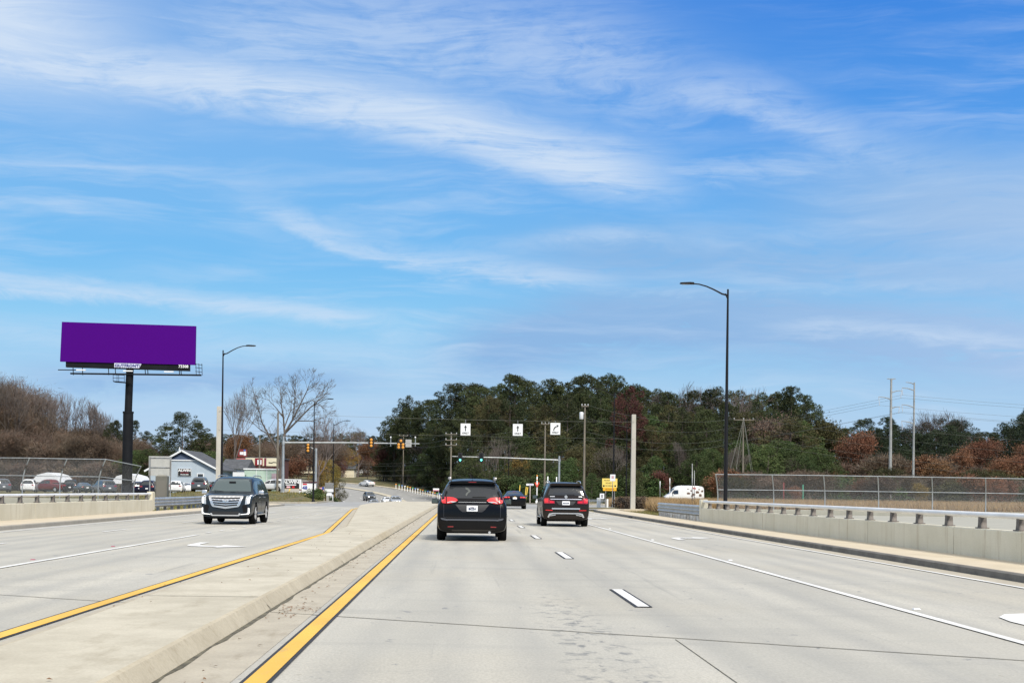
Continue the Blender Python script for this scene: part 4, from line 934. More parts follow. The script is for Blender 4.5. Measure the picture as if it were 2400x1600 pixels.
# --- the black minivan ahead
P_black = paint('black_paint', (.0035, .0035, .004)); P_brown = paint('brown_black_paint', (.016, .012, .010)); P_navy = paint('dark_slate_paint', (.014, .021, .029))
Yv = 39.0; c = at(1106.6, 1200, Yv)
t, dc = vehicle('minivan', 'black minivan driving ahead, nearest vehicle, with glowing red tail lights', 'minivan', (c.x, Yv+2.59, prof(41.6)), 0, 'minivan', P_black, True, lights=1, rail=1)
dc('rear', 'rear_window', [(-.83, 1.245), (-.4, 1.225), (.4, 1.225), (.83, 1.245), (.78, 1.42), (.69, 1.60), (.55, 1.635), (-.55, 1.635), (-.69, 1.60), (-.78, 1.42)], mat('privacy_glass', (.028, .031, .035), .1, spec=.5), .010)
sp = MB().prism([(-.66, 1.645), (.66, 1.645), (.70, 1.655), (.62, 1.705), (.3, 1.725), (-.3, 1.725), (-.62, 1.705), (-.70, 1.655)], -2.40, -2.15).build('spoiler', P_black, t, bevel=.012)
MB().box((0, -2.405, 1.69), (.22, .012, .018)).build('brake_light', M_redd, t)
L1 = [(.41, 1.165), (.45, 1.215), (.54, 1.25), (.66, 1.262), (.88, 1.258), (.87, 1.12), (.84, 1.085), (.72, 1.07), (.60, 1.085), (.48, 1.12)]
for s in (1, -1):
    q = dc('rear', 'tail_light', L1 if s > 0 else mir(L1), M_red, .03)
    dc('rear', 'light_divider', [(s*.725, 1.075), (s*.75, 1.075), (s*.75, 1.262), (s*.725, 1.262)], M_trim, .036, q)
    w_ = [(.44, 1.125), (.56, 1.10), (.62, 1.115), (.70, 1.085), (.715, 1.11), (.60, 1.14), (.50, 1.135)]
    dc('rear', 'reversing_light', w_ if s > 0 else mir(w_), M_clear, .036, q)
    dc('rear', 'reflector', [(s*.53, .405), (s*.69, .405), (s*.69, .43), (s*.53, .435)], M_redd, .014)
    b_ = [(.70, .585), (.86, .615), (.90, .66), (.86, .665), (.70, .635)]; dc('rear', 'bumper_corner', b_ if s > 0 else mir(b_), mat('dark_satin', (.10, .105, .12), .3, .4), .016)
dc('rear', 'bumper_step', [(-.70, .595), (.70, .595), (.70, .64), (-.70, .64)], mat('dark_satin', (.10, .105, .12), .3, .4), .014)
dc('rear', 'plate_recess', [(-.48, 1.05), (.48, 1.05), (.36, .90), (.28, .84), (-.28, .84), (-.36, .90)], mat('recess_black', (.02, .02, .022), .45), .008)
pl = dc('rear', 'number_plate', [(-.155, .86), (.155, .86), (.155, 1.02), (-.155, 1.02)], M_plate, .025)
yb = min(v_.co.y for v_ in pl.data.vertices)-.004
text('BCZ4', .085, mat('plate_text', (.03, .05, .12), .5), pl, (0, yb-.004, .93), bold=.003); text('GEORGIA', .028, M_redd, pl, (0, yb-.004, .995))
dc('rear', 'tailgate_handle', [(-.10, .775), (.10, .775), (.10, .80), (-.10, .80)], M_trim, .012); dc('rear', 'chrome_strip', [(-.40, 1.115), (.40, 1.115), (.40, 1.122), (-.40, 1.122)], M_silver, .012)
for s in (-1, 1):
    g_ = [(.80, .68), (.812, .68), (.815, 1.06), (.803, 1.06)]; dc('rear', 'tailgate_seam', g_ if s > 0 else mir(g_), M_silver2, .003)
dc('rear', 'tailgate_seam', [(-.80, .672), (.80, .672), (.80, .684), (-.80, .684)], M_silver2, .003)
dc('rear', 'lower_valance', [(-.62, .27), (.62, .27), (.66, .34), (-.66, .34)], mat('dusty_plastic', (.03, .028, .025), .8, spec=.2), .006)
MB().tube([(.50, -2.50, .27), (.50, -2.60, .265)], .035, 10).build('exhaust', M_silver, t)
wp = dc('rear', 'wiper', [(.0, 1.262), (.40, 1.262), (.39, 1.285), (.01, 1.272)], M_blackm, .03)
dc('rear', 'window_sticker', [(-.20, 1.32), (-.16, 1.29), (-.13, 1.36), (-.05, 1.42), (-.06, 1.46), (-.12, 1.52), (-.20, 1.54), (-.195, 1.48), (-.14, 1.46), (-.11, 1.42), (-.17, 1.38)], mat('sticker_grey', (.055, .065, .065), .5), .016)
MB().prism([(0, 0), (.16, 0), (.02, .09)], -.012, .012, 'x').build('roof_antenna', P_black, t).location = (0, -1.9, 1.785)
for s in (-1, 1):
    MB().box((s*.66, -1.78, 1.80), (.10, .16, .07), taper=.8).build('roof_rail_foot', mat('rail_grey', (.22, .22, .23), .35, .5), t, True, bevel=.015)

# --- the brown-black suv in the next lane
Yv = 56.5; c = at(1326.3, 1200, Yv)
t, dc = vehicle('suv', 'dark brown-black suv with chrome strips driving ahead in the right lane', 'suv', (c.x, Yv+2.56, prof(59)), 0, 'suv', P_brown, True, lights=1, rail=2)
dc('rear', 'rear_window', [(-.74, 1.30), (.74, 1.30), (.64, 1.63), (.60, 1.67), (-.60, 1.67), (-.64, 1.63)], mat('privacy_glass', (.028, .031, .035), .1, spec=.5), .012)
MB().prism([(-.66, 1.70), (.66, 1.70), (.68, 1.74), (.6, 1.80), (-.6, 1.80), (-.68, 1.74)], -2.46, -2.2).build('spoiler', P_brown, t, bevel=.01)
L2 = [(.46, .975), (.50, .955), (.86, .95), (.90, .98), (.915, 1.12), (.86, 1.19), (.70, 1.185), (.66, 1.10), (.47, 1.07)]
for s in (1, -1):
    q = dc('rear', 'tail_light', L2 if s > 0 else mir(L2), M_redd, .03)
    g_ = [(.50, .985), (.68, .985), (.68, 1.06), (.50, 1.05)]; dc('rear', 'light_strip', g_ if s > 0 else mir(g_), M_red, .038, q)
    g_ = [(.72, .99), (.88, .99), (.88, 1.15), (.74, 1.16)]; dc('rear', 'light_strip', g_ if s > 0 else mir(g_), M_red, .038, q)
    dc('rear', 'reflector', [(s*.55, .665), (s*.84, .675), (s*.84, .70), (s*.55, .695)], M_red, .014)
    w_ = [(.42, .48), (.66, .44), (.66, .475), (.42, .515)]; dc('rear', 'skid_trim', w_ if s > 0 else mir(w_), M_chrome, .02)
dc('rear', 'chrome_strip', [(-.64, 1.125), (.64, 1.125), (.64, 1.155), (-.64, 1.155)], M_chrome, .03)
dc('rear', 'bumper_strip', [(-.58, .725), (.58, .725), (.58, .78), (-.58, .78)], M_chrome, .03)
dc('rear', 'skid_trim', [(-.76, .40), (-.70, .38), (-.64, .50), (-.5, .535), (.5, .535), (.64, .50), (.70, .38), (.76, .40), (.69, .55), (.55, .58), (-.55, .58), (-.69, .55)], M_chrome, .03)
dc('rear', 'plate_recess', [(-.42, 1.06), (.42, 1.06), (.28, .90), (-.28, .90)], mat('recess_black', (.02, .02, .022), .45), .01)
pl = dc('rear', 'number_plate', [(-.155, .905), (.155, .905), (.155, 1.06), (-.155, 1.06)], M_plate, .034); yb = min(v_.co.y for v_ in pl.data.vertices)-.004
text('RCA128', .07, mat('plate_text', (.03, .05, .12), .5), pl, (0, yb-.004, .98), bold=.003)
em = MB().lathe((0, 0, 0), [(.062, 0), (.065, .02), (.05, .03)], 18, 'y').build('emblem', M_chrome, t, True); em.location = (0, -2.53, 1.24)
dc('rear', 'badge', [(-.66, 1.235), (-.46, 1.235), (-.46, 1.262), (-.66, 1.262)], M_chrome, .014); dc('rear', 'badge', [(.52, 1.235), (.66, 1.235), (.66, 1.262), (.52, 1.262)], M_chrome, .014)
dc('rear', 'wiper', [(.02, 1.33), (.36, 1.325), (.35, 1.35), (.03, 1.345)], M_blackm, .03)
dc('left', 'side_step', [(-1.0, .36), (1.0, .36), (1.0, .40), (-1.0, .40)], M_chrome, .05); dc('right', 'side_step', [(-1.0, .36), (1.0, .36), (1.0, .40), (-1.0, .40)], M_chrome, .05)

# --- the black sedan further ahead
c = at(1206.4, 1190, 110)
t, dc = vehicle('sedan', 'black sedan far ahead, between the minivan and the brown suv', 'car', (c.x, 112.4, prof(112)), 0, 'sedan', P_black, True, lights=1)
for s in (1, -1):
    for a, b in ((.42, .56), (.60, .86)): 
        q = dc('rear', 'tail_light', [(s*a, .90), (s*b, .90), (s*b, 1.0), (s*a, .99)], M_red, .02)
dc('rear', 'rear_window', [(-.66, 1.15), (.66, 1.15), (.53, 1.40), (-.53, 1.40)], M_glass, .012)
dc('rear', 'emblem', [(-.08, .965), (.08, .965), (.08, .995), (-.08, .995)], mat('gold', (.7, .5, .15), .3, .8), .02)
dc('rear', 'number_plate', [(-.16, .80), (.16, .80), (.16, .94), (-.16, .94)], M_plate, .03); dc('rear', 'bumper_trim', [(-.7, .34), (.7, .34), (.66, .44), (-.66, .44)], M_trim, .01)
dc('rear', 'brake_light', [(-.14, 1.385), (.14, 1.385), (.14, 1.40), (-.14, 1.40)], M_red, .03)

# --- the oncoming suv with the chrome grille
Yv = 53.6; c = at(528.5, 1200, Yv)
t, dc = vehicle('suv', 'dark slate full-size suv coming towards us with broad chrome grille and lit lamps', 'suv', (c.x, Yv+2.6, prof(56)-.0), R(180), 'bigsuv', P_navy, True, lights=1, rail=2, gm=M_glass2)
M_lamp = mat('lit_lamp', (.9, .91, .88), .2, emit=.35)
G = [(-.66, 1.135), (.66, 1.135), (.68, 1.10), (.56, .76), (.50, .70), (0, .625), (-.50, .70), (-.56, .76), (-.68, 1.10)]
g = dc('front', 'grille', G, M_chrome, .03)
for k, z in enumerate((1.045, .955, .865, .785)):
    wd = .56-.035*k; d_ = .0+.012*(k+1)
    if k == 1:
        for s in (1, -1):
            q_ = [(.10, z-.026-d_), (.15, z-.026-d_), (wd, z-.026), (wd, z+.022), (.13, z+.022-d_)]; dc('front', 'grille_slot', q_ if s > 0 else mir(q_), M_blackm, .034, g)
    else: dc('front', 'grille_slot', [(-wd, z-.028), (0, z-.028-d_), (wd, z-.028), (wd, z+.022), (0, z+.022-d_), (-wd, z+.022)], M_blackm, .034, g)
em = MB().prism([(-.075, .03), (0, -.045), (.075, .03), (.05, .045), (-.05, .045)], 0, .02).build('emblem', M_silver, t); em.location = (0, max(v_.co.y for v_ in g.data.vertices)+.004, .945)
for s in (1, -1):
    H_ = [(.76, .80), (.90, .82), (.94, 1.16), (.86, 1.19), (.79, 1.12)]; q = dc('front', 'headlight', H_ if s > 0 else mir(H_), M_clear, .02)
    H_ = [(.86, .83), (.92, .84), (.95, 1.14), (.89, 1.15)]; dc('front', 'daytime_lamp', H_ if s > 0 else mir(H_), M_lamp, .03, q)
    H_ = [(.60, .42), (.82, .44), (.875, .49), (.88, .67), (.925, .66), (.93, .47), (.89, .415), (.60, .395)]; dc('front', 'fog_lamp', H_ if s > 0 else mir(H_), M_lamp, .03)
    H_ = [(.70, .47), (.82, .50), (.84, .74), (.74, .80), (.64, .74)]; dc('front', 'air_duct', H_ if s > 0 else mir(H_), M_trim, .006)
dc('front', 'lower_grille', [(-.56, .40), (.56, .40), (.52, .52), (-.52, .52)], mat('grille_black', (.012, .013, .015), .55), .014)
dc('front', 'skid_plate', [(-.60, .40), (-.52, .345), (.52, .345), (.60, .40), (.57, .46), (.53, .455), (.50, .39), (-.50, .39), (-.53, .455), (-.57, .46)], M_silver, .035)
for vw in ('left', 'right'):
    dc(vw, 'side_step', [(-1.05, .37), (1.05, .37), (1.05, .41), (-1.05, .41)], M_chrome, .07); dc(vw, 'belt_strip', [(-2.2, 1.205), (1.2, 1.195), (1.2, 1.215), (-2.2, 1.228)], M_chrome, .012)
    for y in (-.85, .35): dc(vw, 'door_handle', [(y-.12, 1.05), (y+.12, 1.05), (y+.12, 1.085), (y-.12, 1.085)], M_chrome, .03)
    for y in (-.06, 1.2): dc(vw, 'door_seam', [(y, .42), (y+.012, .42), (y+.012, 1.18), (y, 1.18)], M_blackm, .002)
MB().box((0, 1.02, 1.66), (.26, .05, .08)).build('rearview_mirror', M_blackm, t)
for s in (-.35, .25): MB().tube([(s, 1.42, 1.29), (s+.42, 1.36, 1.33)], .012, 5).build('wiper', M_blackm, t)
MB().prism([(0, 0), (.16, 0), (.02, .07)], -.012, .012, 'x').build('roof_antenna', P_black, t).location = (-.4, .2, 1.915)

# --- other traffic and parked cars
P_white = paint('white_paint_car', (.70, .71, .72)); P_red = paint('maroon_paint', (.12, .010, .012)); P_grey = paint('grey_paint', (.10, .11, .12), .3); P_silver = paint('silver_paint', (.45, .47, .49), .5)
P_green = paint('dark_green_paint', (.03, .045, .042), .2); P_blue = paint('midnight_paint', (.012, .014, .03))
def car(px, Y, kind, pm, rz, label, name, cat, z=None, **k):
    p = at(px, 1150, Y); zz = (prof(Y)+.01) if z is None else z
    return vehicle(name, label, cat, (p.x, Y, zz), R(rz), kind, pm, **k)
TG = 'small cars on the far road'
car(859, 331, 'sedan', P_white, 38, 'small white car driving away up the far bend', 'sedan', 'car', brake=True, group=TG, z=prof(331)+.02)
car(866, 279, 'suv', P_grey, 180+14, 'dark oncoming suv behind the silver car in the dip', 'suv', 'suv', group=TG)
car(876.5, 228, 'sedan', P_silver, 180+6, 'silver oncoming car half hidden by the crest, leftmost in the dip', 'sedan', 'car', group=TG)
car(927, 244, 'pickup', P_silver, 180+8, 'pale oncoming pickup half hidden by the crest', 'pickup', 'pickup truck', group=TG)
car(907.5, 256, 'sedan', P_white, 180+8, 'white oncoming car just left of the pale pickup', 'sedan', 'car', group=TG)
PK = 'cars parked on the left lot'
def lot(px, Y, kind, pm, rz, label, name='parked_car', cat='car', **k): car(px, Y, kind, pm, rz, label, name, cat, z=ground(at(px, 1150, Y).x, Y)+.02, group=PK, **k)
lot(4, 185, 'suv', P_grey, 25, 'dark grey car at the left edge of the picture behind the fence')
lot(69, 190, 'suv', P_white, 12, 'white suv parked left of the maroon pickup, seen from behind')
lot(117, 196, 'pickup', P_red, 62, 'maroon pickup truck parked in front of the white tent', 'parked_pickup', 'pickup truck')
lot(168, 194, 'suv', P_black, 10, 'black suv parked just right of the maroon pickup')
lot(194, 184, 'sedan', P_green, 30, 'dark green car parked left of the grey suv')
lot(243, 178, 'suv', P_grey, 32, 'grey suv parked left of the billboard column')
lot(322, 182, 'hatch', P_blue, 20, 'dark car parked just right of the billboard column')
lot(351, 178, 'suv', P_blue, 4, 'midnight blue suv parked behind the grey utility cabinet')
lot(414, 173, 'hatch', P_white, 6, 'white hatchback parked in front of the blue house')
lot(436, 181, 'sedan', P_white, 20, 'white car half hidden behind the white hatchback')
lot(470, 170, 'suv', P_grey, 6, 'dark grey suv parked below the blue house window')
lot(641, 182, 'hatch', P_white, 60, 'white car parked behind the oncoming suv and the bare tree')
lot(505, 188, 'sedan', P_black, 10, 'black car parked at the corner of the blue house')
# the white van on the right with dark graphics
p = at(1601, 1150, 205); zv = ground(p.x, 205)
t, dc = vehicle('van', 'white high-roof van behind the brown grass with dark picture graphics on its rear', 'van', (p.x, 205, at(1600, 1137, 205).z-2.72), R(97), 'van', P_white)
for v_ in ('left', 'right'):
    for (a, b, w1, h1) in ((-.55, 1.55, .5, .28), (-1.0, 1.95, .32, .2), (-1.35, 1.4, .42, .3), (-1.9, 1.75, .5, .34), (-2.35, 1.3, .4, .36), (-2.65, 1.9, .32, .26), (-2.2, 2.15, .3, .14), (-.5, 2.22, .34, .10), (-1.1, 1.2, .36, .2)):
        dc(v_, 'graphic', [(a-w1/2, b-h1/2), (a+w1*.4, b-h1*.6), (a+w1*.5, b+h1*.35), (a, b+h1*.55), (a-w1*.55, b+h1*.3)], mat('graphic_brown', (.10, .05, .03), .5), .012)
    dc(v_, 'graphic', [(-1.75, 2.2), (-1.35, 2.15), (-1.2, 2.45), (-1.6, 2.5)], mat('graphic_red', (.4, .03, .03), .5), .012)

# ================================================================== BUILDINGS AND YARD
def siding(name, col, per=.18):
    m = bpy.data.materials.new(name); m.use_nodes = True; t = NT(m.node_tree); b = t.n['Principled BSDF']; g = t.add('ShaderNodeTexCoord'); s = t.add('ShaderNodeSeparateXYZ'); t.l.new(g.outputs['Object'], s.inputs[0])
    f = t.m('FRACT', t.m('DIVIDE', s.outputs[2], per)); c = t.mix(t.mapr(f, .0, .16, .45, 0), col+(1,), tuple(x*.55 for x in col)+(1,))
    c = t.mix(t.mapr(t.noise(g.outputs['Object'], .8, 4), .35, .7, 0, .2), c, tuple(x*.7 for x in col)+(1,)); t.l.new(c, b.inputs['Base Color']); b.inputs['Roughness'].default_value = .7; MATS[name] = m; return m
M_blue = siding('blue_siding', (.40, .47, .54)); M_navy = siding('navy_shingle', (.07, .10, .17), .12); M_trimw = mat('white_trim', (.72, .74, .76), .5)
M_roof = mat('shingle_roof', (.075, .08, .09), .9, var=.3, vs=1.5, bump=.3, bs=12); M_mint = siding('mint_panel', (.42, .55, .47), .6); M_cream = mat('cream_render', (.62, .57, .43), .8, var=.08, vs=.5)
M_win = mat('window_glass', (.03, .035, .04), .08, spec=.9)
HY = 190; pk = at(427.5, 1055.5, HY); el_ = at(345, 1101, HY); er = at(511, 1100, HY); g0 = ground(pk.x, HY)-.1
t = thing('house', 'blue clapboard house with dark roof and white gable trim', 'house', (pk.x, HY, g0)); z = lambda q: q.z-g0; X = lambda q: q.x-pk.x; D_ = 14
MB().prism([(X(el_)+.3, 0), (X(er)-.3, 0), (X(er)-.3, z(er)-.1), (0, z(pk)-.25), (X(el_)+.3, z(el_)-.1)], 0, D_).build('wall', M_blue, t)
zt_ = at(430, 1078, HY).z-g0; xl = X(el_)*((z(pk)-zt_)/(z(pk)-z(el_))); xr = X(er)*((z(pk)-zt_)/(z(pk)-z(er)))
MB().prism([(xl+.2, zt_), (xr-.2, zt_), (0, z(pk)-.3)], -.06, 0).build('gable', M_navy, t)
MB().box(((xl+xr)/2, -.08, zt_), (xr-xl-.3, .12, .16)).build('gable_trim', M_trimw, t)
rf = MB()
for e in (el_, er):
    a = Vector((0, 0, z(pk))); b = Vector((X(e)*1.06, 0, z(pk)-(z(pk)-z(e))*1.06)); n_ = .14
    rf._add([(a.x, -.5, a.z), (b.x, -.5, b.z), (b.x, D_+.3, b.z), (a.x, D_+.3, a.z), (a.x, -.5, a.z+n_), (b.x, -.5, b.z+n_), (b.x, D_+.3, b.z+n_), (a.x, D_+.3, a.z+n_)], [(0, 1, 2, 3), (7, 6, 5, 4), (0, 4, 5, 1), (1, 5, 6, 2), (2, 6, 7, 3), (3, 7, 4, 0)])
rf = rf.build('roof', M_roof, t)
for e in (el_, er):
    b = Vector((X(e)*1.06, 0, z(pk)-(z(pk)-z(e))*1.06)); d_ = b-Vector((0, 0, z(pk))); L_ = d_.length
    MB().box((b.x/2, -.54, (b.z+z(pk))/2), (L_, .06, .24), ry=-math.atan2(d_.z, d_.x)).build('barge_board', M_trimw, t)
sg = (at(433, 1106, HY)-Vector((pk.x, HY, g0)))
sp_ = MB().box(sg+Vector((0, -.10, 0)), (1.86, .10, 1.05)).build('wall_sign', M_trimw, t); MB().box(sg+Vector((0, -.16, 0)), (1.78, .03, .97)).build('sign_face', M_signb, sp_)
text('ALWIN', .46, M_white, sp_, sg+Vector((0, -.18, .24)), bold=.02, sx=1.15); text('AUTO SALES', .2, M_redd, sp_, sg+Vector((0, -.18, -.08)), bold=.01); text('770 218 3999', .2, M_white, sp_, sg+Vector((0, -.18, -.33)), bold=.008)
wn = at(470, 1118, HY)-Vector((pk.x, HY, g0)); wf = MB().box(wn+Vector((0, -.05, 0)), (.98, .12, 1.10)).build('window', M_trimw, t); MB().box(wn+Vector((0, -.12, .06)), (.72, .03, .80)).build('pane', M_win, wf); MB().box(wn+Vector((0, -.14, .0)), (.72, .03, .04)).build('glazing_bar', M_trimw, wf)
MB().box((X(el_)+1.3, -.08, 1.8), (.10, .12, 3.6)).build('downpipe', M_trimw, t); MB().tube([(X(pk)-.5, .5, z(pk)), (-.5, .5, z(pk)+.5)], .08, 6).build('roof_vent', M_trimw, t)
def shed(label, x0, x1, ytop, ybot, Y, D_, mw, mr, name='building', cat='building', roofh=0, **k):
    a, b = at(x0, ytop, Y), at(x1, ytop, Y); zb = (at(x0, ybot, Y).z if ybot else ground(a.x, Y)-.3); t = thing(name, label, cat, ((a.x+b.x)/2, Y, zb)); w2 = (b.x-a.x)/2; h = a.z-zb
    MB().box((0, D_/2, h/2), (2*w2, D_, h)).build('wall', mw, t)
    if roofh: MB().prism([(-.5, h), (D_/2, h+roofh), (D_+.5, h)], -w2-.4, w2+.4, 'x').build('roof', mr, t)
    else: MB().box((0, D_/2, h+.1), (2*w2+.3, D_+.3, .2)).build('roof', mr, t)
    return t, w2, h
t, w2, h = shed('dark-roofed low house behind the concrete post and the oncoming suv', 522, 574, 1098, None, 214, 9, M_trimw, M_roof, 'house', 'house', 1.6)
for x in (-1.0, .6): wf = MB().box((x, -.04, h*.55), (.9, .1, 1.0)).build('window', M_trimw, t); MB().box((x, -.10, h*.55), (.7, .04, .8)).build('pane', M_win, wf)
t, w2, h = shed('pale mint-green box building behind the wooden pole', 573, 652, 1100, None, 200, 5, M_mint, M_trimw, 'storage_building', 'building')
for x in (-w2*.30, w2*.33): MB().box((x, -.03, h/2), (.08, .06, h)).build('wall_post', M_trimw, t)
MB().box((w2*.8, -.02, h*.72), (.9, .03, 1.0)).build('painted_emblem', mat('faded_pink', (.5, .38, .42), .7), t)
t, w2, h = shed('long shop with a cream sign band behind the mint-green building', 576, 652, 1073, None, 232, 14, mat('dark_brick', (.10, .035, .03), .8, var=.3, vs=3), M_roof, 'shop_building', 'shop')
MB().box((0, -.1, h-.62), (2*w2, .2, 1.35)).build('sign_band', M_cream, t)
MB().box((-w2*.18, -.22, h-.62), (1.3, .06, 1.25)).build('sign_panel', M_redd, t); MB().box((-w2*.14, -.27, h-.68), (.7, .05, .8)).build('sign_emblem', M_white, t); MB().box((w2*.22, -.22, h-.62), (.35, .06, 1.3)).build('sign_panel', mat('maroon_panel', (.15, .02, .04), .5), t)
MB().box((-w2*.62, -.22, h-.66), (.16, .05, .2)).build('sign_dot', M_signb, t)
MB().prism([(w2*.42, h-.75), (w2*.6, h-.82), (w2*.75, h-.68), (w2*.95, h-.74), (w2*.95, h-.66), (w2*.74, h-.58), (w2*.6, h-.7), (w2*.44, h-.62)], -.27, -.2).build('sign_script', M_signb, t)
# tall red roadside sign
p = at(567, 1052, 236); zg = ground(p.x, 236); t = thing('pylon_sign', 'tall red and white roadside sign above the dark-roofed house', 'sign', (p.x, 236, zg)); h = p.z-zg
MB().box((0, .2, (h-1.5)/2), (.5, .3, h-1.5)).build('sign_post', M_galvd, t); M_redd = mat('faded_red_panel', (.20, .025, .025), .6)
MB().box((.1, 0, h-.7), (1.6, .4, 1.3)).build('upper_panel', M_redd, t, bevel=.05); MB().box((0, -.22, h-.72), (.62, .04, .5)).build('panel_emblem', M_white, t); MB().box((.55, -.22, h-.75), (.4, .04, .7)).build('panel_emblem', M_white, t)
MB().box((.5, -.23, h-.2), (.35, .04, .25)).build('panel_emblem', mat('panel_blue', (.05, .15, .5), .4), t)
MB().box((-.05, 0, h-2.0), (2.1, .4, .8)).build('lower_panel', mat('pink_panel', (.55, .16, .17), .5), t, bevel=.05); MB().box((0, 0, h-2.65), (1.4, .3, .22)).build('white_strip', M_white, t)
# cream buildings far up the bend
t, w2, h = shed('cream shop far away above the white billboard sign', 688, 742, 1071, 1108, 395, 14, M_cream, M_roof, 'shop_building', 'shop')
for x in (-.66, -.3, .05, .42, .75): MB().box((x*w2, -.03, 1.6), (.7, .06, 2.0)).build('window', M_win, t)
MB().box((0, -.5, 2.9), (2*w2, 1.0, .25)).build('awning', mat('brown_awning', (.12, .07, .05), .8), t); MB().box((-w2*.62, -.1, h-.3), (1.6, .1, .7)).build('shop_sign', M_red, t)
t, w2, h = shed('small pale house at the top of the far bend', 800, 830, 1098, 1118, 392, 8, M_cream, M_roof, 'house', 'house', 2.2)
t, w2, h = shed('pale two-storey house seen between trunks at the head of the far road', 826, 860, 1083, 1108, 420, 9, M_trimw, M_roof, 'house', 'house', 2.5)
for x in (-.5, .4): MB().box((x*w2, -.03, 2.2), (.9, .06, 1.0)).build('window', M_win, t)
# white marquee tents
M_tent = mat('tent_canvas', (.68, .70, .74), .7, var=.05)
def tent(px, pyt, wpx, Y, label):
    p = at(px, pyt, Y); w_ = wpx*Y/F/2; g_ = ground(p.x, Y); t = thing('tent', label, 'tent', (p.x, Y, g_), 0, 'white canopy tents on the lot'); h = p.z-g_; e = h-w_*.62
    q = MB()._add([(-w_, 0, e), (w_, 0, e), (w_, 7, e), (-w_, 7, e), (0, 0, h), (0, 7, h), (-w_*.6, 0, e+.75*(h-e)), (w_*.6, 0, e+.75*(h-e)), (w_*.6, 7, e+.75*(h-e)), (-w_*.6, 7, e+.75*(h-e))],
      [(0, 6, 9, 3), (6, 4, 5, 9), (4, 7, 8, 5), (7, 1, 2, 8), (0, 1, 7, 4, 6), (3, 9, 5, 8, 2)]).build('canopy', M_tent, t)
    for x in (-w_+.05, w_-.05):
        for y in (.1, 6.9): MB().tube([(x, y, 0), (x, y, e)], .04, 6).build('tent_leg', M_galv, t)
    MB().box((0, 6.8, e/2), (2*w_-.2, .04, e)).build('back_wall', M_tent, t)
tent(109, 1106.5, 74, 214, 'white canopy tent behind the maroon pickup'); tent(297, 1109, 78, 206, 'white canopy tent behind the billboard column')
# big sign seen from behind and the cabinet beside it
a = at(349, 1068, 97); b = at(402, 1070, 97); zg = ground(a.x, 97); t = thing('sign_back', 'large blank grey sign seen from behind on two posts, beside the cabinet', 'sign', ((a.x+b.x)/2, 97, zg)); w2 = (b.x-a.x)/2; h = a.z-zg
MB().box((0, 0, h-.70), (2*w2, .04, 1.38)).build('sign_panel', mat('sign_back_plain', (.40, .40, .38), .6, var=.08, vs=2), t, bevel=.008)
for x in (-w2+.10, w2-.05): MB().box((x, -.05, h/2-.05), (.08, .06, h+.0)).build('sign_post', M_galvd, t)
for z_ in (h-.12, h-.80): MB().box((0, -.045, z_), (2*w2-.1, .04, .05)).build('brace', M_galvd, t)
p = at(380.5, 1115, 92); zg = ground(p.x, 92); t = thing('utility_cabinet', 'brown-grey metal utility cabinet in front of the blank sign', 'cabinet', (p.x, 92, zg)); h = p.z-zg
MB().box((0, 0, .35), (.9, .8, .7)).build('plinth', M_wallP, t); MB().box((0, 0, (h+.5)/2), (.78, .62, h-.5)).build('housing', mat('cabinet_paint', (.13, .125, .105), .6, var=.1, vs=3), t, bevel=.02); MB().box((0, 0, h+.02), (.70, .56, .10), taper=.7).build('lid', mat('cabinet_lid', (.2, .19, .16), .6), t)
MB().box((.0, -.315, h*.62), (.62, .02, h*.5)).build('door', mat('cabinet_door', (.15, .14, .12), .6), t)
p = at(1100, 1100, 100)
# ------------------------------------------------------------------ island on the left
IY = 168
def gpt(px, Y): q = at(px, 1150, Y); return Vector((q.x, Y, ground(q.x, Y)))
g_ = gpt(682, IY+1); a = at(682, 1136, IY+1); t = thing('ground_sign', 'black sign reading ALWIN in a white frame on the grass island', 'sign', g_)
q = a-g_; MB().box((q.x, .1, (q.z+.72)/2), (2.5, .3, q.z+.72)).build('frame', M_trimw, t, bevel=.01); f = MB().box((q.x, -.07, q.z), (2.05, .05, 1.2)).build('sign_face', M_signb, t)
text('ALWIN', .52, M_white, f, (q.x, -.11, q.z+.36), bold=.02, sx=1.2); MB().box((q.x, -.1, q.z+.02), (1.3, .03, .12)).build('text_bar', M_plate, f); MB().box((q.x-.3, -.1, q.z-.25), (.45, .03, .2)).build('badge_oval', mat('badge_pink', (.8, .5, .55), .5), f); MB().box((q.x+.3, -.1, q.z-.25), (.3, .03, .22)).build('badge_flag', M_red, f)
MB().box((q.x, -.1, q.z-.52), (1.95, .03, .14)).build('text_bar', mat('amber_strip', (.75, .35, .02), .5), f); MB().box((q.x, -.05, .2), (2.4, .3, .5)).build('plinth', M_conc, t)
g_ = gpt(724, IY+2); q = at(724, 1141, IY+2)-g_; t = thing('ground_sign', 'white sign with big blue numerals under a dark beam, left of the green bush', 'sign', g_)
MB().box((q.x, .05, (q.z+.5)/2), (1.75, .12, q.z+.5)).build('sign_face', M_white, t); MB().box((q.x+.1, 0, q.z+.60), (1.75, .2, .16)).build('beam', mat('maroon_beam', (.06, .01, .015), .6), t)
text('48', .62, mat('numeral_blue', (.02, .05, .3), .5), t, (q.x-.5, -.03, q.z-.1), bold=.02); MB().box((q.x-.5, -.03, q.z+.36), (.5, .03, .14)).build('red_bar', M_red, t)
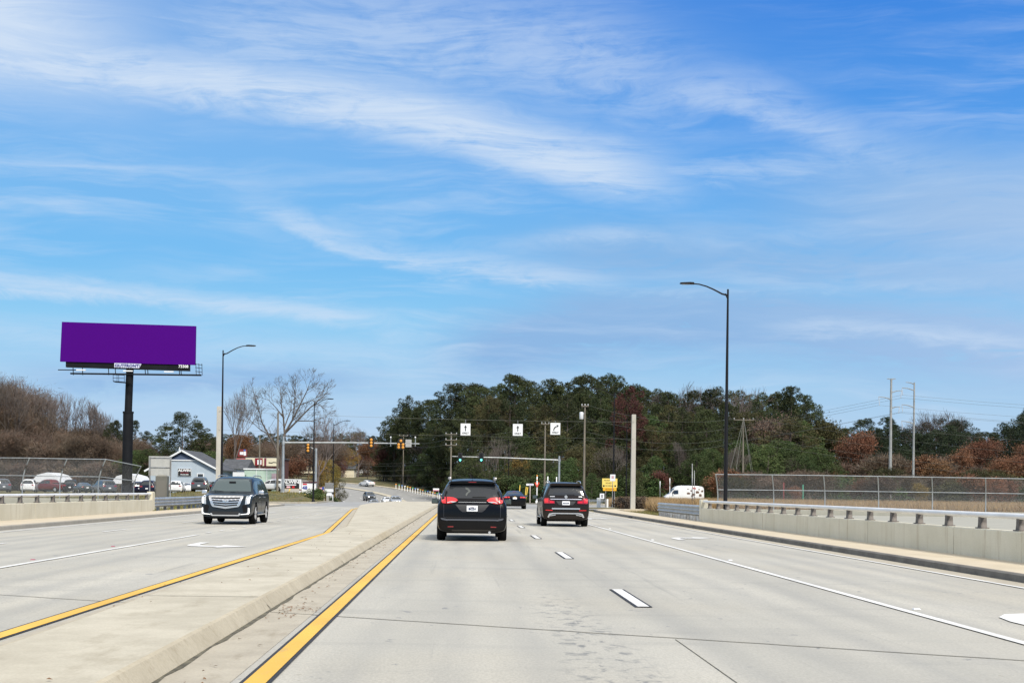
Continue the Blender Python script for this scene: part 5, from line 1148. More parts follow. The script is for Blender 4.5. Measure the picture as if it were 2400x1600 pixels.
# small flag
M_fl = bpy.data.materials.new('flag_cloth'); M_fl.use_nodes = True; tt = NT(M_fl.node_tree); g2 = tt.add('ShaderNodeTexCoord'); s2 = tt.add('ShaderNodeSeparateXYZ'); tt.l.new(g2.outputs['Object'], s2.inputs[0])
st_ = tt.m('GREATER_THAN', tt.m('FRACT', tt.m('MULTIPLY', s2.outputs[2], 10)), .5); cc = tt.mix(st_, (.55, .02, .03, 1), (.75, .75, .76, 1)); cn = tt.m('MULTIPLY', tt.m('GREATER_THAN', s2.outputs[0], -.28), tt.m('GREATER_THAN', s2.outputs[2], 1.42)); tt.l.new(tt.mix(cn, cc, (.03, .06, .3, 1)), tt.n['Principled BSDF'].inputs['Base Color'])
g_ = gpt(760, IY-2); q = at(755, 1140, IY-2)-g_; t = thing('flag', 'small stars-and-stripes flag between the grey signal pole and the louvred cabinet', 'flag', g_)
MB().tube([(0, 0, 0), (0, 0, 1.85)], .02, 6).build('flagpole', M_white, t)
vs = [(-.58*i/6, .05*math.sin(i*1.5), 1.12+.68*j/4-.10*(i/6)) for j in range(5) for i in range(7)]; mesh_obj('flag_cloth', vs, [(j*7+i, j*7+i+1, j*7+i+8, j*7+i+7) for j in range(4) for i in range(6)], M_fl, t, True)
g_ = gpt(772, IY+4); q = at(772, 1131, IY+4)-g_; t = thing('utility_cabinet', 'grey louvred cabinet on a white base above the green bush', 'cabinet', g_)
MB().box((0, 0, q.z-.38), (1.05, .6, .76)).build('housing', mat('louvre_grey', (.22, .22, .22), .5), t)
for k in range(7): MB().box((0, -.32, q.z-.1-k*.1), (.95, .05, .04), rx=R(25)).build('louvre', mat('louvre_light', (.4, .4, .4), .5), t)
MB().box((0, 0, q.z-.95), (1.0, .65, .4)).build('base', M_white, t); MB().box((0, 0, (q.z-1.15)/2), (.7, .5, max(.2, q.z-1.15))).build('plinth', M_signback, t)
def marker(px, py0, py1, Y, m, label, lean=0, r=.045, name='marker_post', cap=None, group=None, cat='marker'):
    a, b = at(px+lean, py0, Y), at(px, py1, Y); zg = ground(b.x, Y); t = thing(name, label, cat, (b.x, Y, zg), 0, group); L_ = a-Vector((b.x, Y, zg))
    MB().tube([(0, 0, 0), L_], r, 8).build('post', m, t, True); 
    if cap: MB().tube([L_*.72, L_*1.0], r*1.35, 8).build('cap', cap, t, True)
    return t
M_ym = mat('marker_yellow', (.72, .50, .08), .6)
marker(676, 1145, 1160, 163, M_ym, 'leaning yellow marker post below the ALWIN ground sign', 4, .07); marker(692, 1158, 1164, 161, M_ym, 'short yellow marker post in the brown grass near the white post'); marker(715, 1157, 1166, 160, M_ym, 'yellow marker post just left of the green bush')
marker(701, 1146, 1167, 160, M_white, 'white marker post with a red band between the two ground signs', 3, .07, cap=M_redd); marker(780, 1158, 1178, 152, M_white, 'thin white marker post by the small shrub', 0, .04)
p = gpt(772, 158); q = at(772, 1160, 158)-p; t = thing('mailbox', 'rounded grey mailbox on a post beside the green bush', 'mailbox', p); MB().box((0, 0, q.z/2), (.1, .1, q.z)).build('post', M_wood, t); MB().prism([(-.3, 0), (.3, 0), (.3, .18), (.2, .32), (-.2, .32), (-.3, .18)], -.3, .3).build('box', M_plate, t).location = (0, 0, q.z-.05)
# ------------------------------------------------------------------ right verge: signs and posts
SY = 124; b = at(1429, 1184, SY); zg = ground(b.x, SY); t = thing('warning_sign', 'wide yellow warning sign with an orange strip below it on two posts', 'traffic sign', (b.x, SY, zg)); o_ = Vector((b.x, SY, zg))
M_sy = mat('sign_yellow', (.78, .60, .14), .5, var=.04); M_so = mat('sign_orange', (.80, .42, .02), .5)
a = at(1429, 1131.5, SY)-o_; MB().box(a, (1.37, .03, .83)).build('yellow_panel', M_sy, t, bevel=.008)
c_ = at(1429, 1146, SY)-o_; MB().box(c_, (1.22, .03, .28)).build('orange_panel', M_so, t, bevel=.005)
text('PEDESTRIANS', .17, M_signb, t, a+Vector((0, -.022, .24))); text('ROAD', .19, M_signb, t, a+Vector((-.1, -.022, 0))); text('CROSSING', .16, M_signb, t, a+Vector((-.06, -.022, -.25))); text('ENTRANCE', .15, M_signb, t, c_+Vector((0, -.022, 0)))
for x, z_ in ((-.54, -.25), (.50, -.25)): MB().prism([(x-.07, -.07), (x+.07, -.07), (x+.07, .07), (x-.07, .07)], -.03, -.02).build('sign_mark', M_signb, t).location = (a.x, a.y, a.z+z_)
for x in (-.37, .42): MB().box((x, .05, (a.z+.4)/2), (.06, .05, a.z+.4)).build('sign_post', M_galvd, t)
b = at(1436, 1184, 121); zg = ground(b.x, 121); t = thing('street_sign', 'small white sign on a post overlapping the yellow sign', 'traffic sign', (b.x, 121, zg)); a = at(1436, 1119, 121)-Vector((b.x, 121, zg))
MB().box(a, (.46, .025, .58)).build('sign_face', M_signf, t); MB().box(a+Vector((0, -.02, .05)), (.2, .01, .22)).build('sign_mark', mat('faded_red', (.5, .3, .32), .5), t); MB().box((a.x, .03, a.z/2), (.05, .04, a.z)).build('sign_post', M_galvd, t)
b = at(1411, 1176, 150); zg = ground(b.x, 150); t = thing('street_sign', 'small white notice by the distant guardrail left of the yellow sign', 'traffic sign', (b.x, 150, zg)); a = at(1411, 1162, 150)-Vector((b.x, 150, zg))
MB().box(a, (.48, .03, .58)).build('sign_face', M_signf, t); MB().box(a+Vector((0, -.02, 0)), (.2, .01, .34)).build('sign_mark', mat('sign_grey', (.25, .24, .26), .5), t); MB().box((a.x, .03, a.z/2), (.05, .04, a.z)).build('sign_post', M_galvd, t)
b = at(1242, 1178, 160); zg = ground(b.x, 160); t = thing('street_name_sign', 'white street name sign on a post right of the black sedan', 'street sign', (b.x, 160, zg)); a = at(1242, 1135, 160)-Vector((b.x, 160, zg))
MB().box(a, (.85, .04, .22)).build('name_blade', M_white, t); MB().box(a+Vector((.1, -.025, 0)), (.5, .01, .08)).build('name_bar', mat('name_blue', (.2, .22, .5), .5), t); MB().tube([(0, 0, 0), (0, 0, a.z)], .05, 8).build('sign_post', mat('post_pinkwhite', (.6, .5, .48), .5), t)
b = at(1258, 1184, 158); zg = ground(b.x, 158); t = thing('delineator_post', 'white pole with orange bands and a red chevron near the street name sign', 'marker', (b.x, 158, zg)); a = at(1258, 1113, 158)-Vector((b.x, 158, zg))
MB().tube([(0, 0, 0), (0, 0, a.z)], .07, 8).build('pole', M_white, t, True); MB().tube([(0, 0, 0), (0, 0, .5)], .16, 8).build('base', M_white, t, True); MB().tube([(0, 0, a.z-.14), (0, 0, a.z)], .09, 8).build('cap', M_orange, t, True); MB().tube([(0, 0, a.z-.62), (0, 0, a.z-.5)], .085, 8).build('band', M_orange, t, True)
for s in (-1, 1): MB().prism([(0, a.z-1.45), (s*.26, a.z-.95), (s*.26, a.z-.82), (s*.12, a.z-.85), (0, a.z-1.15)], -.12, -.08).build('chevron', mat('chevron_red', (.6, .06, .03), .5), t)
for px, py, ln, lb in ((1216, 1152, 2.5, 'leftmost'), (1229, 1157, 4, 'middle'), (1230.5, 1160, 6, 'rightmost')):
    marker(px, py-13-ln, py+8, 163, M_ym, lb+' slanting yellow guy-wire guard behind the black sedan', ln*1.1, .045, 'guy_guard', group='yellow guy-wire guards by the wood')
marker(1284, 1116, 1160, 150, M_white, 'plain white post rising behind the left roof rail of the brown suv', 0, .06); marker(1303, 1117, 1160, 150, M_white, 'plain white post right of the suv roof centre, nearer the mast', 1.5, .055)
marker(1547, 1127, 1166, 150, M_galvd, 'thin post with a pale tip left of the white van', 0, .03, cap=M_white); marker(1570, 1120, 1160, 155, M_white, 'white post with an orange foot just left of the white van', 0, .035, cap=M_white)
marker(1622.5, 1086, 1180, 102, M_galvd, 'tall bare steel post in front of the white van', 0, .035); marker(1627.5, 1102, 1150, 110, M_galvd, 'shorter bare steel post beside the tall one', 0, .03)
marker(1837, 1130, 1155, 150, M_redd, 'red marker seen through the right fence', 0, .06); marker(1882, 1135, 1168, 150, mat('marker_green', (.04, .25, .16), .5), 'green-topped marker seen through the right fence', 0, .07)
b = at(1418, 1185, 118); 
t = thing('roadside_box', 'white utility box at the foot of the yellow sign', 'utility box', (at(1428, 0, 122).x, 126, ground(at(1428, 0, 122).x, 126))); MB().box((0, 0, .45), (.34, .3, .9)).build('housing', M_white, t, bevel=.02)
t = thing('roadside_box', 'short white utility pillar right of the lamp foot by the yellow sign', 'utility box', (at(1438, 0, 127).x, 127, ground(at(1438, 0, 127).x, 127))); MB().box((0, 0, .4), (.16, .16, .8)).build('housing', M_white, t, bevel=.02)
t = thing('traffic_cone', 'orange cone lying low beside the brown suv', 'traffic cone', (at(1386, 0, 116).x, 116, ground(at(1386, 0, 116).x, 116)+.02)); MB().lathe((0, 0, .03), [(.14, 0), (.03, .5)], 14).build('cone', mat('cone_orange', (.85, .16, .02), .5), t, True); MB().box((0, 0, .015), (.36, .36, .03)).build('cone_base', M_blk, t)
# row of small posts with coloured caps along the far road
caps = [M_orange, mat('cap_blue', (.1, .25, .6), .5), M_ym, mat('cap_green', (.1, .4, .15), .5), M_white]
cps = [(928+ (1036-928)*(k/18)**.92) for k in range(19)]; proto = {}
for k, px in enumerate(cps):
    f = (px-928)/108; Y = 318-42*f; py = 1133+(1158-1133)*f; p = at(px, py+8, Y); zg = max(ground(p.x, Y), at(px, py+9, Y).z-.0)
    ci = (k*3) % 5
    r_ = thing('verge_post', ('first', 'second', 'third', 'fourth')[k//5]+' from the left of the short white posts with '+('orange', 'blue', 'yellow', 'green', 'white')[ci]+' caps', 'post', (p.x, Y, zg-.3), 0, 'row of short capped posts on the far verge')
    if ci not in proto:
        a_ = MB().box((0, 0, .5), (.15, .15, 1.0)).build('post', M_white, r_); b_ = MB().box((0, 0, 1.08), (.36, .26, .2)).build('cap', caps[ci], r_, bevel=.03); proto[ci] = (a_, b_)
    else:
        for q in proto[ci]: d_ = q.copy(); C.objects.link(d_); d_.parent = r_
    
p = at(1022, 1148, 262); t = thing('banner_sign', 'small white and pink banner above the row of capped posts', 'sign', (p.x, 262, p.z-1.6)); MB().box((0, 0, 1.7), (1.15, .05, .5)).build('banner', M_white, t); MB().box((0, -.03, 1.55), (1.15, .03, .16)).build('banner_stripe', mat('banner_pink', (.6, .2, .3), .5), t)
for x in (-.5, .5): MB().tube([(x, .05, 0), (x, .05, 1.6)], .03, 6).build('post', M_white, t)
MB_ = None

# ================================================================== VEGETATION
def leaf_mat(name, a, b, c=None, rnd=.34, trans=.12):
    m = bpy.data.materials.new(name); m.use_nodes = True; t = NT(m.node_tree); p = t.n['Principled BSDF']; g = t.add('ShaderNodeTexCoord')
    n = t.noise(g.outputs['Object'], .55, 4, .6); col = t.mix(t.mapr(n, .35, .65), a+(1,), b+(1,))
    if c: col = t.mix(t.mapr(t.noise(g.outputs['Object'], .9, 3, .6), .55, .66), col, c+(1,))
    n2 = t.noise(g.outputs['Object'], 5, 2, .6); col = t.mix(t.mapr(n2, .3, .7, 0, .4), col, tuple(x*1.35 for x in a)+(1,))
    oi = t.add('ShaderNodeObjectInfo'); hs = t.add('ShaderNodeHueSaturation'); t.l.new(col, hs.inputs['Color']); t.l.new(t.mapr(oi.outputs['Random'], 0, 1, 1-rnd, 1+rnd*1.3, False), hs.inputs['Value'])
    t.l.new(t.mapr(t.m('FRACT', t.m('MULTIPLY', oi.outputs['Random'], 9.7)), 0, 1, .485, .512, False), hs.inputs['Hue']); t.l.new(hs.outputs[0], p.inputs['Base Color'])
    p.inputs['Roughness'].default_value = .7; p.inputs['Specular IOR Level'].default_value = .25; MATS[name] = m; return m
M_pine = leaf_mat('pine_needles', (.026, .038, .013), (.040, .050, .017), (.060, .062, .021))
M_pined = leaf_mat('dark_pine_needles', (.018, .030, .014), (.030, .045, .020))
M_green_ = leaf_mat('green_foliage', (.036, .062, .018), (.060, .085, .028), (.090, .105, .038))
M_olive = leaf_mat('olive_foliage', (.045, .048, .018), (.062, .056, .021), (.075, .052, .021))
M_rust = leaf_mat('rust_foliage', (.165, .078, .038), (.135, .075, .045), (.12, .085, .055), .2)
M_maroon = leaf_mat('maroon_foliage', (.085, .028, .024), (.06, .026, .022))
M_gold = leaf_mat('gold_foliage', (.19, .125, .03), (.12, .095, .028), (.07, .065, .02))
M_twig = leaf_mat('brown_twigs', (.095, .070, .052), (.14, .105, .078), (.14, .078, .048), .2)
M_bark = mat('bark', (.075, .06, .05), .95, var=.3, vs=2, rnd=.2)
M_barkl = mat('pale_bark', (.115, .095, .085), .95, var=.25, vs=2, rnd=.2)
def rv():
    while 1:
        v_ = np.random.uniform(-1, 1, 3)
        if .02 < (v_*v_).sum() < 1: return v_/np.linalg.norm(v_)
np.random.seed(5)
def leaf_cloud(centres, radii, n_each, size, flat=.45, up=.3, squash=.8):
    'many small leaf faces over the surface of overlapping clumps; returns vertices and faces'
    V = []; Fc = []; k = 0
    for (cx, cy, cz), r, n in zip(centres, radii, n_each):
        d = np.random.normal(size=(n, 3)); d /= np.linalg.norm(d, axis=1)[:, None]; rr = r*np.random.uniform(.45, 1.08, n)**.6
        p = d*rr[:, None]; p[:, 2] *= squash; p += (cx, cy, cz)
        t1 = np.random.normal(size=(n, 3)); t1 += d*up; t1 /= np.linalg.norm(t1, axis=1)[:, None]
        t2 = np.cross(t1, np.random.normal(size=(n, 3))); t2 /= np.linalg.norm(t2, axis=1)[:, None]
        s = size*np.random.uniform(.6, 1.35, n)
        a = p+t1*s[:, None]; b = p-t1*s[:, None]*.5+t2*s[:, None]*flat; c_ = p-t1*s[:, None]*.5-t2*s[:, None]*flat
        V.append(np.stack([a, b, c_], 1).reshape(-1, 3)); k += n
    V = np.concatenate(V); return V, np.arange(len(V)).reshape(-1, 3)
def np_mesh(name, V, Fc, m):
    me = bpy.data.meshes.new(name); me.vertices.add(len(V)); me.vertices.foreach_set('co', V.astype(np.float32).ravel()); n = Fc.shape[1]
    me.loops.add(Fc.size); me.loops.foreach_set('vertex_index', Fc.astype(np.int32).ravel()); me.polygons.add(len(Fc)); me.polygons.foreach_set('loop_start', np.arange(0, Fc.size, n, dtype=np.int32)); me.polygons.foreach_set('loop_total', np.full(len(Fc), n, dtype=np.int32))
    me.update(calc_edges=True); me.materials.append(m); return me
def mb_mesh(mb, name, m):
    o = mb.build(name, m, None, True); me = o.data; bpy.data.objects.remove(o); return me
def pine_variant(seed, H=20, R_=4.6, base=.32, shape='round', leaf=.24, dens=210):
    random.seed(seed); np.random.seed(seed); cs = []; rs = []; ns = []; tr = MB(); lean = (random.uniform(-.5, .5), random.uniform(-.5, .5))
    tr.tube([(0, 0, 0), (lean[0]*.3, lean[1]*.3, H*.4), (lean[0], lean[1], H*.93)], [.24, .17, .05], 7)
    N = 40
    for i in range(N):
        f = (i+.5)/N; z = H*(base+(1-base)*f**.9); prof_ = {'round': math.sin(math.pi*min(1, f*.86+.16))**.7, 'cone': (1-f)**.7+.08, 'flat': .55+.45*f if f < .85 else .7}[shape]
        a = i*2.4+random.uniform(-.6, .6); rr = R_*prof_*random.uniform(.25, 1.12); x, y = lean[0]*z/H+rr*math.cos(a), lean[1]*z/H+rr*math.sin(a)
        r = random.uniform(.5, 1.55)*(.7+.4*prof_); cs.append((x, y, min(z, H-r*.5))); rs.append(r); ns.append(int(dens*r*r))
        if i % 2: tr.tube([(lean[0]*z/H*.9, lean[1]*z/H*.9, z-rr*.35), (x, y, z)], [.06, .02], 4, cap=False)
    V, Fc = leaf_cloud(cs, rs, ns, leaf, .24, 1.5, random.uniform(.5, .8)); return np_mesh('crown', V, Fc, M_pine), mb_mesh(tr, 'trunk', M_bark)
def bush_variant(seed, H=4, R_=2.2, m=None, leaf=.22, n=22, dens=90):
    random.seed(seed); np.random.seed(seed); cs = []; rs = []; ns = []
    for i in range(n):
        a = random.uniform(0, 6.28); f = random.random()**.7; rr = R_*random.random()**.6*math.sqrt(max(.05, 1-(f*.9)**2)); r = random.uniform(.45, .85)*R_*.42
        cs.append((rr*math.cos(a), rr*math.sin(a), max(r*.4, H*f*.86))); rs.append(r); ns.append(int(dens*r*r)+30)
    V, Fc = leaf_cloud(cs, rs, ns, leaf, .5, .5, .9); return np_mesh('crown', V, Fc, m)
def bare_variant(seed, H=14, spread=.55, levels=6, m=None, trunk=.22, upright=.25, leaves=0, lm=None, first=.22, nb=3, thin=1.0):
    'leafless tree: forking limbs down to twigs'
    random.seed(seed); tr = MB(); tips = []
    def grow(p, d, L, r, lv):
        n = 2 if lv > 2 else 1; pts = [p]; q = p
        for i in range(n):
            d = (d+Vector((random.uniform(-.16, .16), random.uniform(-.16, .16), random.uniform(-.02, .14)))).normalized(); q = q+d*(L/n); pts.append(q)
        rs_ = [r*(1-.38*k/n) for k in range(n+1)]; tr.tube(pts, rs_, 6 if lv > 4 else 3, cap=False)
        if lv == 0: tips.append(q); return
        k = nb if lv > 1 else nb+1
        for i in range(k):
            a = 2*math.pi*(i/k)+random.uniform(-.7, .7); s = spread*random.uniform(.55, 1.25); u = d.orthogonal().normalized(); w_ = d.cross(u)
            nd = (d+(u*math.cos(a)+w_*math.sin(a))*s+Vector((0, 0, upright*random.uniform(.3, 1)))).normalized()
            grow(pts[-1] if i < 2 else pts[-1].lerp(pts[0], .3), nd, L*random.uniform(.66, .86), max(.012*thin, r*.58), lv-1)
    grow(Vector((0, 0, 0)), Vector((0, 0, 1)), H*first, trunk, levels)
    me = mb_mesh(tr, 'limbs', m or M_barkl); lf = None
    zmax = max(t_.z for t_ in tips)
    if leaves:
        np.random.seed(seed); tp = random.choices(tips, k=leaves); V, Fc = leaf_cloud([tuple(t_) for t_ in tp], [.5]*len(tp), [7]*len(tp), .15, .6, .3); lf = np_mesh('crown', V, Fc, lm)
    return me, lf, zmax
pines = [pine_variant(108, R_=5.4, shape='flat', base=.5), pine_variant(109, R_=4.2, shape='round', base=.45), pine_variant(110, R_=5.2, shape='round', base=.3), pine_variant(11, shape='round'), pine_variant(12, R_=4.0, shape='round', base=.4), pine_variant(13, R_=5.0, shape='flat', base=.42), pine_variant(14, R_=4.4, shape='round', base=.25), pine_variant(15, R_=3.6, shape='cone', base=.12), pine_variant(16, R_=4.8, shape='round', base=.36), pine_variant(17, R_=4.2, shape='flat', base=.3)]
lowpines = [pine_variant(21, H=10, R_=3.2, base=.04, shape='round', leaf=.17, dens=230), pine_variant(22, H=10, R_=3.0, base=.02, shape='cone', leaf=.17, dens=230), pine_variant(23, H=10, R_=3.6, base=.05, shape='round', leaf=.17, dens=220)]
bushes = [bush_variant(31+i, m=M_green_, n=26, leaf=.11, dens=330) for i in range(3)]
bares = [bare_variant(41, 14), bare_variant(42, 14, .5, upright=.35), bare_variant(43, 14, .62, upright=.2), bare_variant(44, 14, .4, upright=.5)]
def feathery(seed, H=8, spread=.5, up_=.3, n=2600, size=.34, flat=.10, jit=.75, m=None, shape=None, nb=3, lv=5, ln=.20):
    me, lf, zt = bare_variant(seed, H, spread, lv, M_twig, .10, up_, 0, None, ln, nb, .8)
    # twigs and last leaves gathered round the branch ends
    random.seed(seed); rng = np.random.default_rng(seed); co_ = np.array([v_.co for v_ in me.vertices]); co_ = co_[co_[:, 2] > zt*.16]
    pick = co_[rng.integers(0, len(co_), n)]+rng.normal(0, jit*.5, (n, 3))*(1, 1, .8); pick[:, 2] = np.clip(pick[:, 2], .3, zt+.4)
    ax = pick-np.array([0, 0, zt*.2]); ax /= np.linalg.norm(ax, axis=1)[:, None]; t1 = ax+rng.normal(0, .55, (n, 3)); t1 /= np.linalg.norm(t1, axis=1)[:, None]
    t2 = np.cross(t1, rng.normal(size=(n, 3))); t2 /= np.linalg.norm(t2, axis=1)[:, None]; s_ = (size*rng.uniform(.5, 1.4, n))[:, None]
    V = np.stack([pick+t1*s_, pick-t1*s_*.6+t2*s_*flat, pick-t1*s_*.6-t2*s_*flat], 1).reshape(-1, 3)
    return me, np_mesh('crown', V, np.arange(len(V)).reshape(-1, 3), m), zt
thick = [feathery(51+i, 9, .50, .35, 5200, .42, .055, .9, M_twig, lv=5) for i in range(4)]
rusts = [feathery(61+i, 8, .36, .5, 6500, .13, .45, .8, M_rust, lv=5, ln=.22) for i in range(4)]
thick_t = [feathery(151+i, 18, .48, .38, 14000, .42, .045, 1.5, M_twig, lv=6) for i in range(3)]
rusts_t = [feathery(161+i, 18, .32, .55, 17000, .15, .45, 1.3, M_rust, lv=6, ln=.20) for i in range(3)]
def with_mat(me, m):
    key = me.name+m.name
    if key not in MATS: q = me.copy(); q.materials.clear(); q.materials.append(m); MATS[key] = q
    return MATS[key]
CNT = [0]; LOG = []
def tree(x, y, z, sc, crown, trunk, label, name, cat='tree', group=None, wide=1.0, m=None):
    rz = random.uniform(0, 6.28)
    parts = [('crown', with_mat(crown, m) if (m and crown) else crown), ('trunk', trunk)]; parts = [p for p in parts if p[1] is not None]
    if len(parts) == 1:
        o = bpy.data.objects.new(name, parts[0][1]); C.objects.link(o); tag(o, label, cat, group)
    else:
        o = thing(name, label, cat, (0, 0, 0), 0, group)
        for n_, me in parts: q = bpy.data.objects.new(n_, me); C.objects.link(q); q.parent = o
    o.location = (x, y, z); o.rotation_euler = (0, 0, rz); o.scale = (sc*wide, sc*wide, sc); CNT[0] += 1
    return o
def place(px, pyt, Y, kind, label, group=None, wide=1.0, m=None, name=None, H=None, i=None, zb=None):
    if 1528 < px < 1672 and Y < 226 and kind != 'rust': Y = 230+random.uniform(0, 6); px += 0
    if 800 < px < 1100: Y = max(Y, float(np.interp(px, [800, 868, 930, 1016, 1040, 1075, 1100], [392, 364, 350, 322, 310, 300, 262]))+random.uniform(0, 8))
    p = at(px, pyt, Y); g_ = ground(p.x, Y)-.15 if zb is None else zb; h = max(.6, p.z-g_)
    MN = {None: '', 'pine_needles': '', 'dark_pine_needles': 'blackish ', 'green_foliage': 'bright green ', 'olive_foliage': 'olive-brown ', 'rust_foliage': 'rust ', 'maroon_foliage': 'maroon ', 'gold_foliage': 'golden ', 'brown_twigs': 'brown '}[m.name if m else None]; LOGN = [px, label, group, MN]
    if kind == 'pine': cr_, tk = pines[random.randrange(len(pines)) if i is None else i]; H0 = 20.0; nm = 'pine_tree'
    elif kind == 'low': cr_, tk = lowpines[random.randrange(3) if i is None else i]; H0 = 10.0; nm = 'evergreen_tree'
    elif kind == 'bush': cr_ = random.choice(bushes); tk = None; H0 = 4.1; nm = 'bush'
    elif kind == 'bare': b_ = bares[random.randrange(4) if i is None else i]; cr_ = None; tk = b_[0]; H0 = b_[2]; nm = 'bare_tree'
    elif kind == 'thick': b_ = thick[random.randrange(4)] if h < 9 else thick_t[random.randrange(3)]; cr_ = b_[1]; tk = b_[0]; H0 = b_[2]; nm = 'brown_tree'
    elif kind == 'rust': b_ = rusts[random.randrange(4)] if h < 9 else rusts_t[random.randrange(3)]; cr_ = b_[1]; tk = b_[0]; H0 = b_[2]; nm = 'autumn_tree'
    cat = 'bush' if kind == 'bush' else 'tree'
    o = tree(p.x, Y, g_, h/H0, cr_, tk, label, name or nm, cat, group, wide*(.95 if kind != 'bush' else 1), m); LOG.append(LOGN+[o, nm.replace('_', ' ')]); return o
sky_r = [(878, 1002), (900, 985), (920, 950), (945, 925), (980, 922), (1020, 912), (1060, 900), (1100, 893), (1150, 888), (1180, 872), (1225, 882), (1280, 880), (1330, 884), (1370, 876), (1415, 864), (1440, 870), (1465, 892), (1500, 905), (1560, 912), (1640, 908), (1690, 902), (1735, 916), (1800, 920), (1835, 912), (1870, 920), (1900, 948), (1925, 985), (1950, 1003), (1990, 1000), (2020, 972), (2065, 970), (2100, 985), (2160, 990), (2205, 965), (2260, 985), (2300, 1010), (2335, 1005), (2365, 970), (2400, 950), (2500, 945)]
sr_ = lambda x: float(np.interp(x, [a for a, b in sky_r], [b for a, b in sky_r]))
random.seed(77)
GB = 'tall pines forming the skyline of the wood on the right'
x = 900
while x < 2480:
    Y = random.uniform(285, 315); sz = random.uniform(0, 14) if random.random() < .7 else random.uniform(14, 40)
    if 1925 < x < 2010: sz *= .4
    place(x, sr_(x)+sz, Y, 'pine', 'tall dark pine standing in the skyline of the right-hand wood', GB, 1.0+.15*random.random(), M_pined if x > 2000 and random.random() < .7 else None); x += random.uniform(14, 23)
x = 930
while x < 1950:
    Y = random.uniform(262, 282); base = sr_(x)
    place(x, base+random.uniform(28, 75), Y, 'pine', 'pine of the middle rows of the right-hand wood', 'pines in the middle of the wood on the right', 1.0, M_olive if random.random() < .22 else None); x += random.uniform(22, 34)
x = 2030
while x < 2480: place(x, sr_(x)+random.uniform(20, 60), random.uniform(262, 282), 'pine', 'dark pine of the middle rows behind the right fence', 'dark pines behind the right fence', 1.1, M_pined); x += random.uniform(24, 34)
x = 900
while x < 1960:
    k = random.random(); lab = 'mid-height tree of the front rows of the right-hand wood'
    place(x, max(sr_(x)+40, 1000)+random.uniform(-30, 60), random.uniform(242, 258), 'pine' if k < .5 else 'low', lab, 'front trees of the wood on the right', 1.1, M_olive if random.random() < .3 else (M_green_ if random.random() < .15 else None)); x += random.uniform(26, 40)
# undergrowth at the foot of the wood
x = 905
while x < 2440:
    Y = random.uniform(226, 240); k = random.random(); top_ = random.uniform(1060, 1110)
    if x < 1030: top_ = random.uniform(1030, 1075); 
    mm = None if k < .35 else (M_green_ if k < .62 else M_olive)
    if x > 1960: mm = M_twig if k < .5 else M_rust
    if 1600 < x < 1960: top_ = random.uniform(1028, 1080); mm = M_green_ if k < .7 else None
    if x < 1020: Y = random.uniform(262, 275)
    place(x, top_, Y, 'low' if x < 1960 else random.choice(['thick', 'rust']), 'low evergreen or thicket at the foot of the right-hand wood' if x < 1960 else 'brown leafy thicket behind the right fence', 'undergrowth at the edge of the wood' if x < 1960 else 'brown thickets behind the right fence', 1.2, mm if x < 1960 else None); x += random.uniform(17, 27)
x = 1040
while x < 1960:
    place(x, random.uniform(1105, 1132), random.uniform(216, 224), random.choice(['bush', 'bush', 'low']), 'low bush along the front of the right-hand wood', 'bushes along the front of the wood', 1.3, random.choice([M_pine, M_green_, M_olive, None])); x += random.uniform(22, 34)
x = 1680
while x < 2460:
    place(x, random.uniform(1100, 1138), random.uniform(165, 205), random.choice(['thick', 'thick', 'rust', 'bush']), 'brown brush behind the right chain-link fence', 'brush behind the right chain-link fence', 1.7, None if random.random() < .75 else M_olive); x += random.uniform(14, 24)
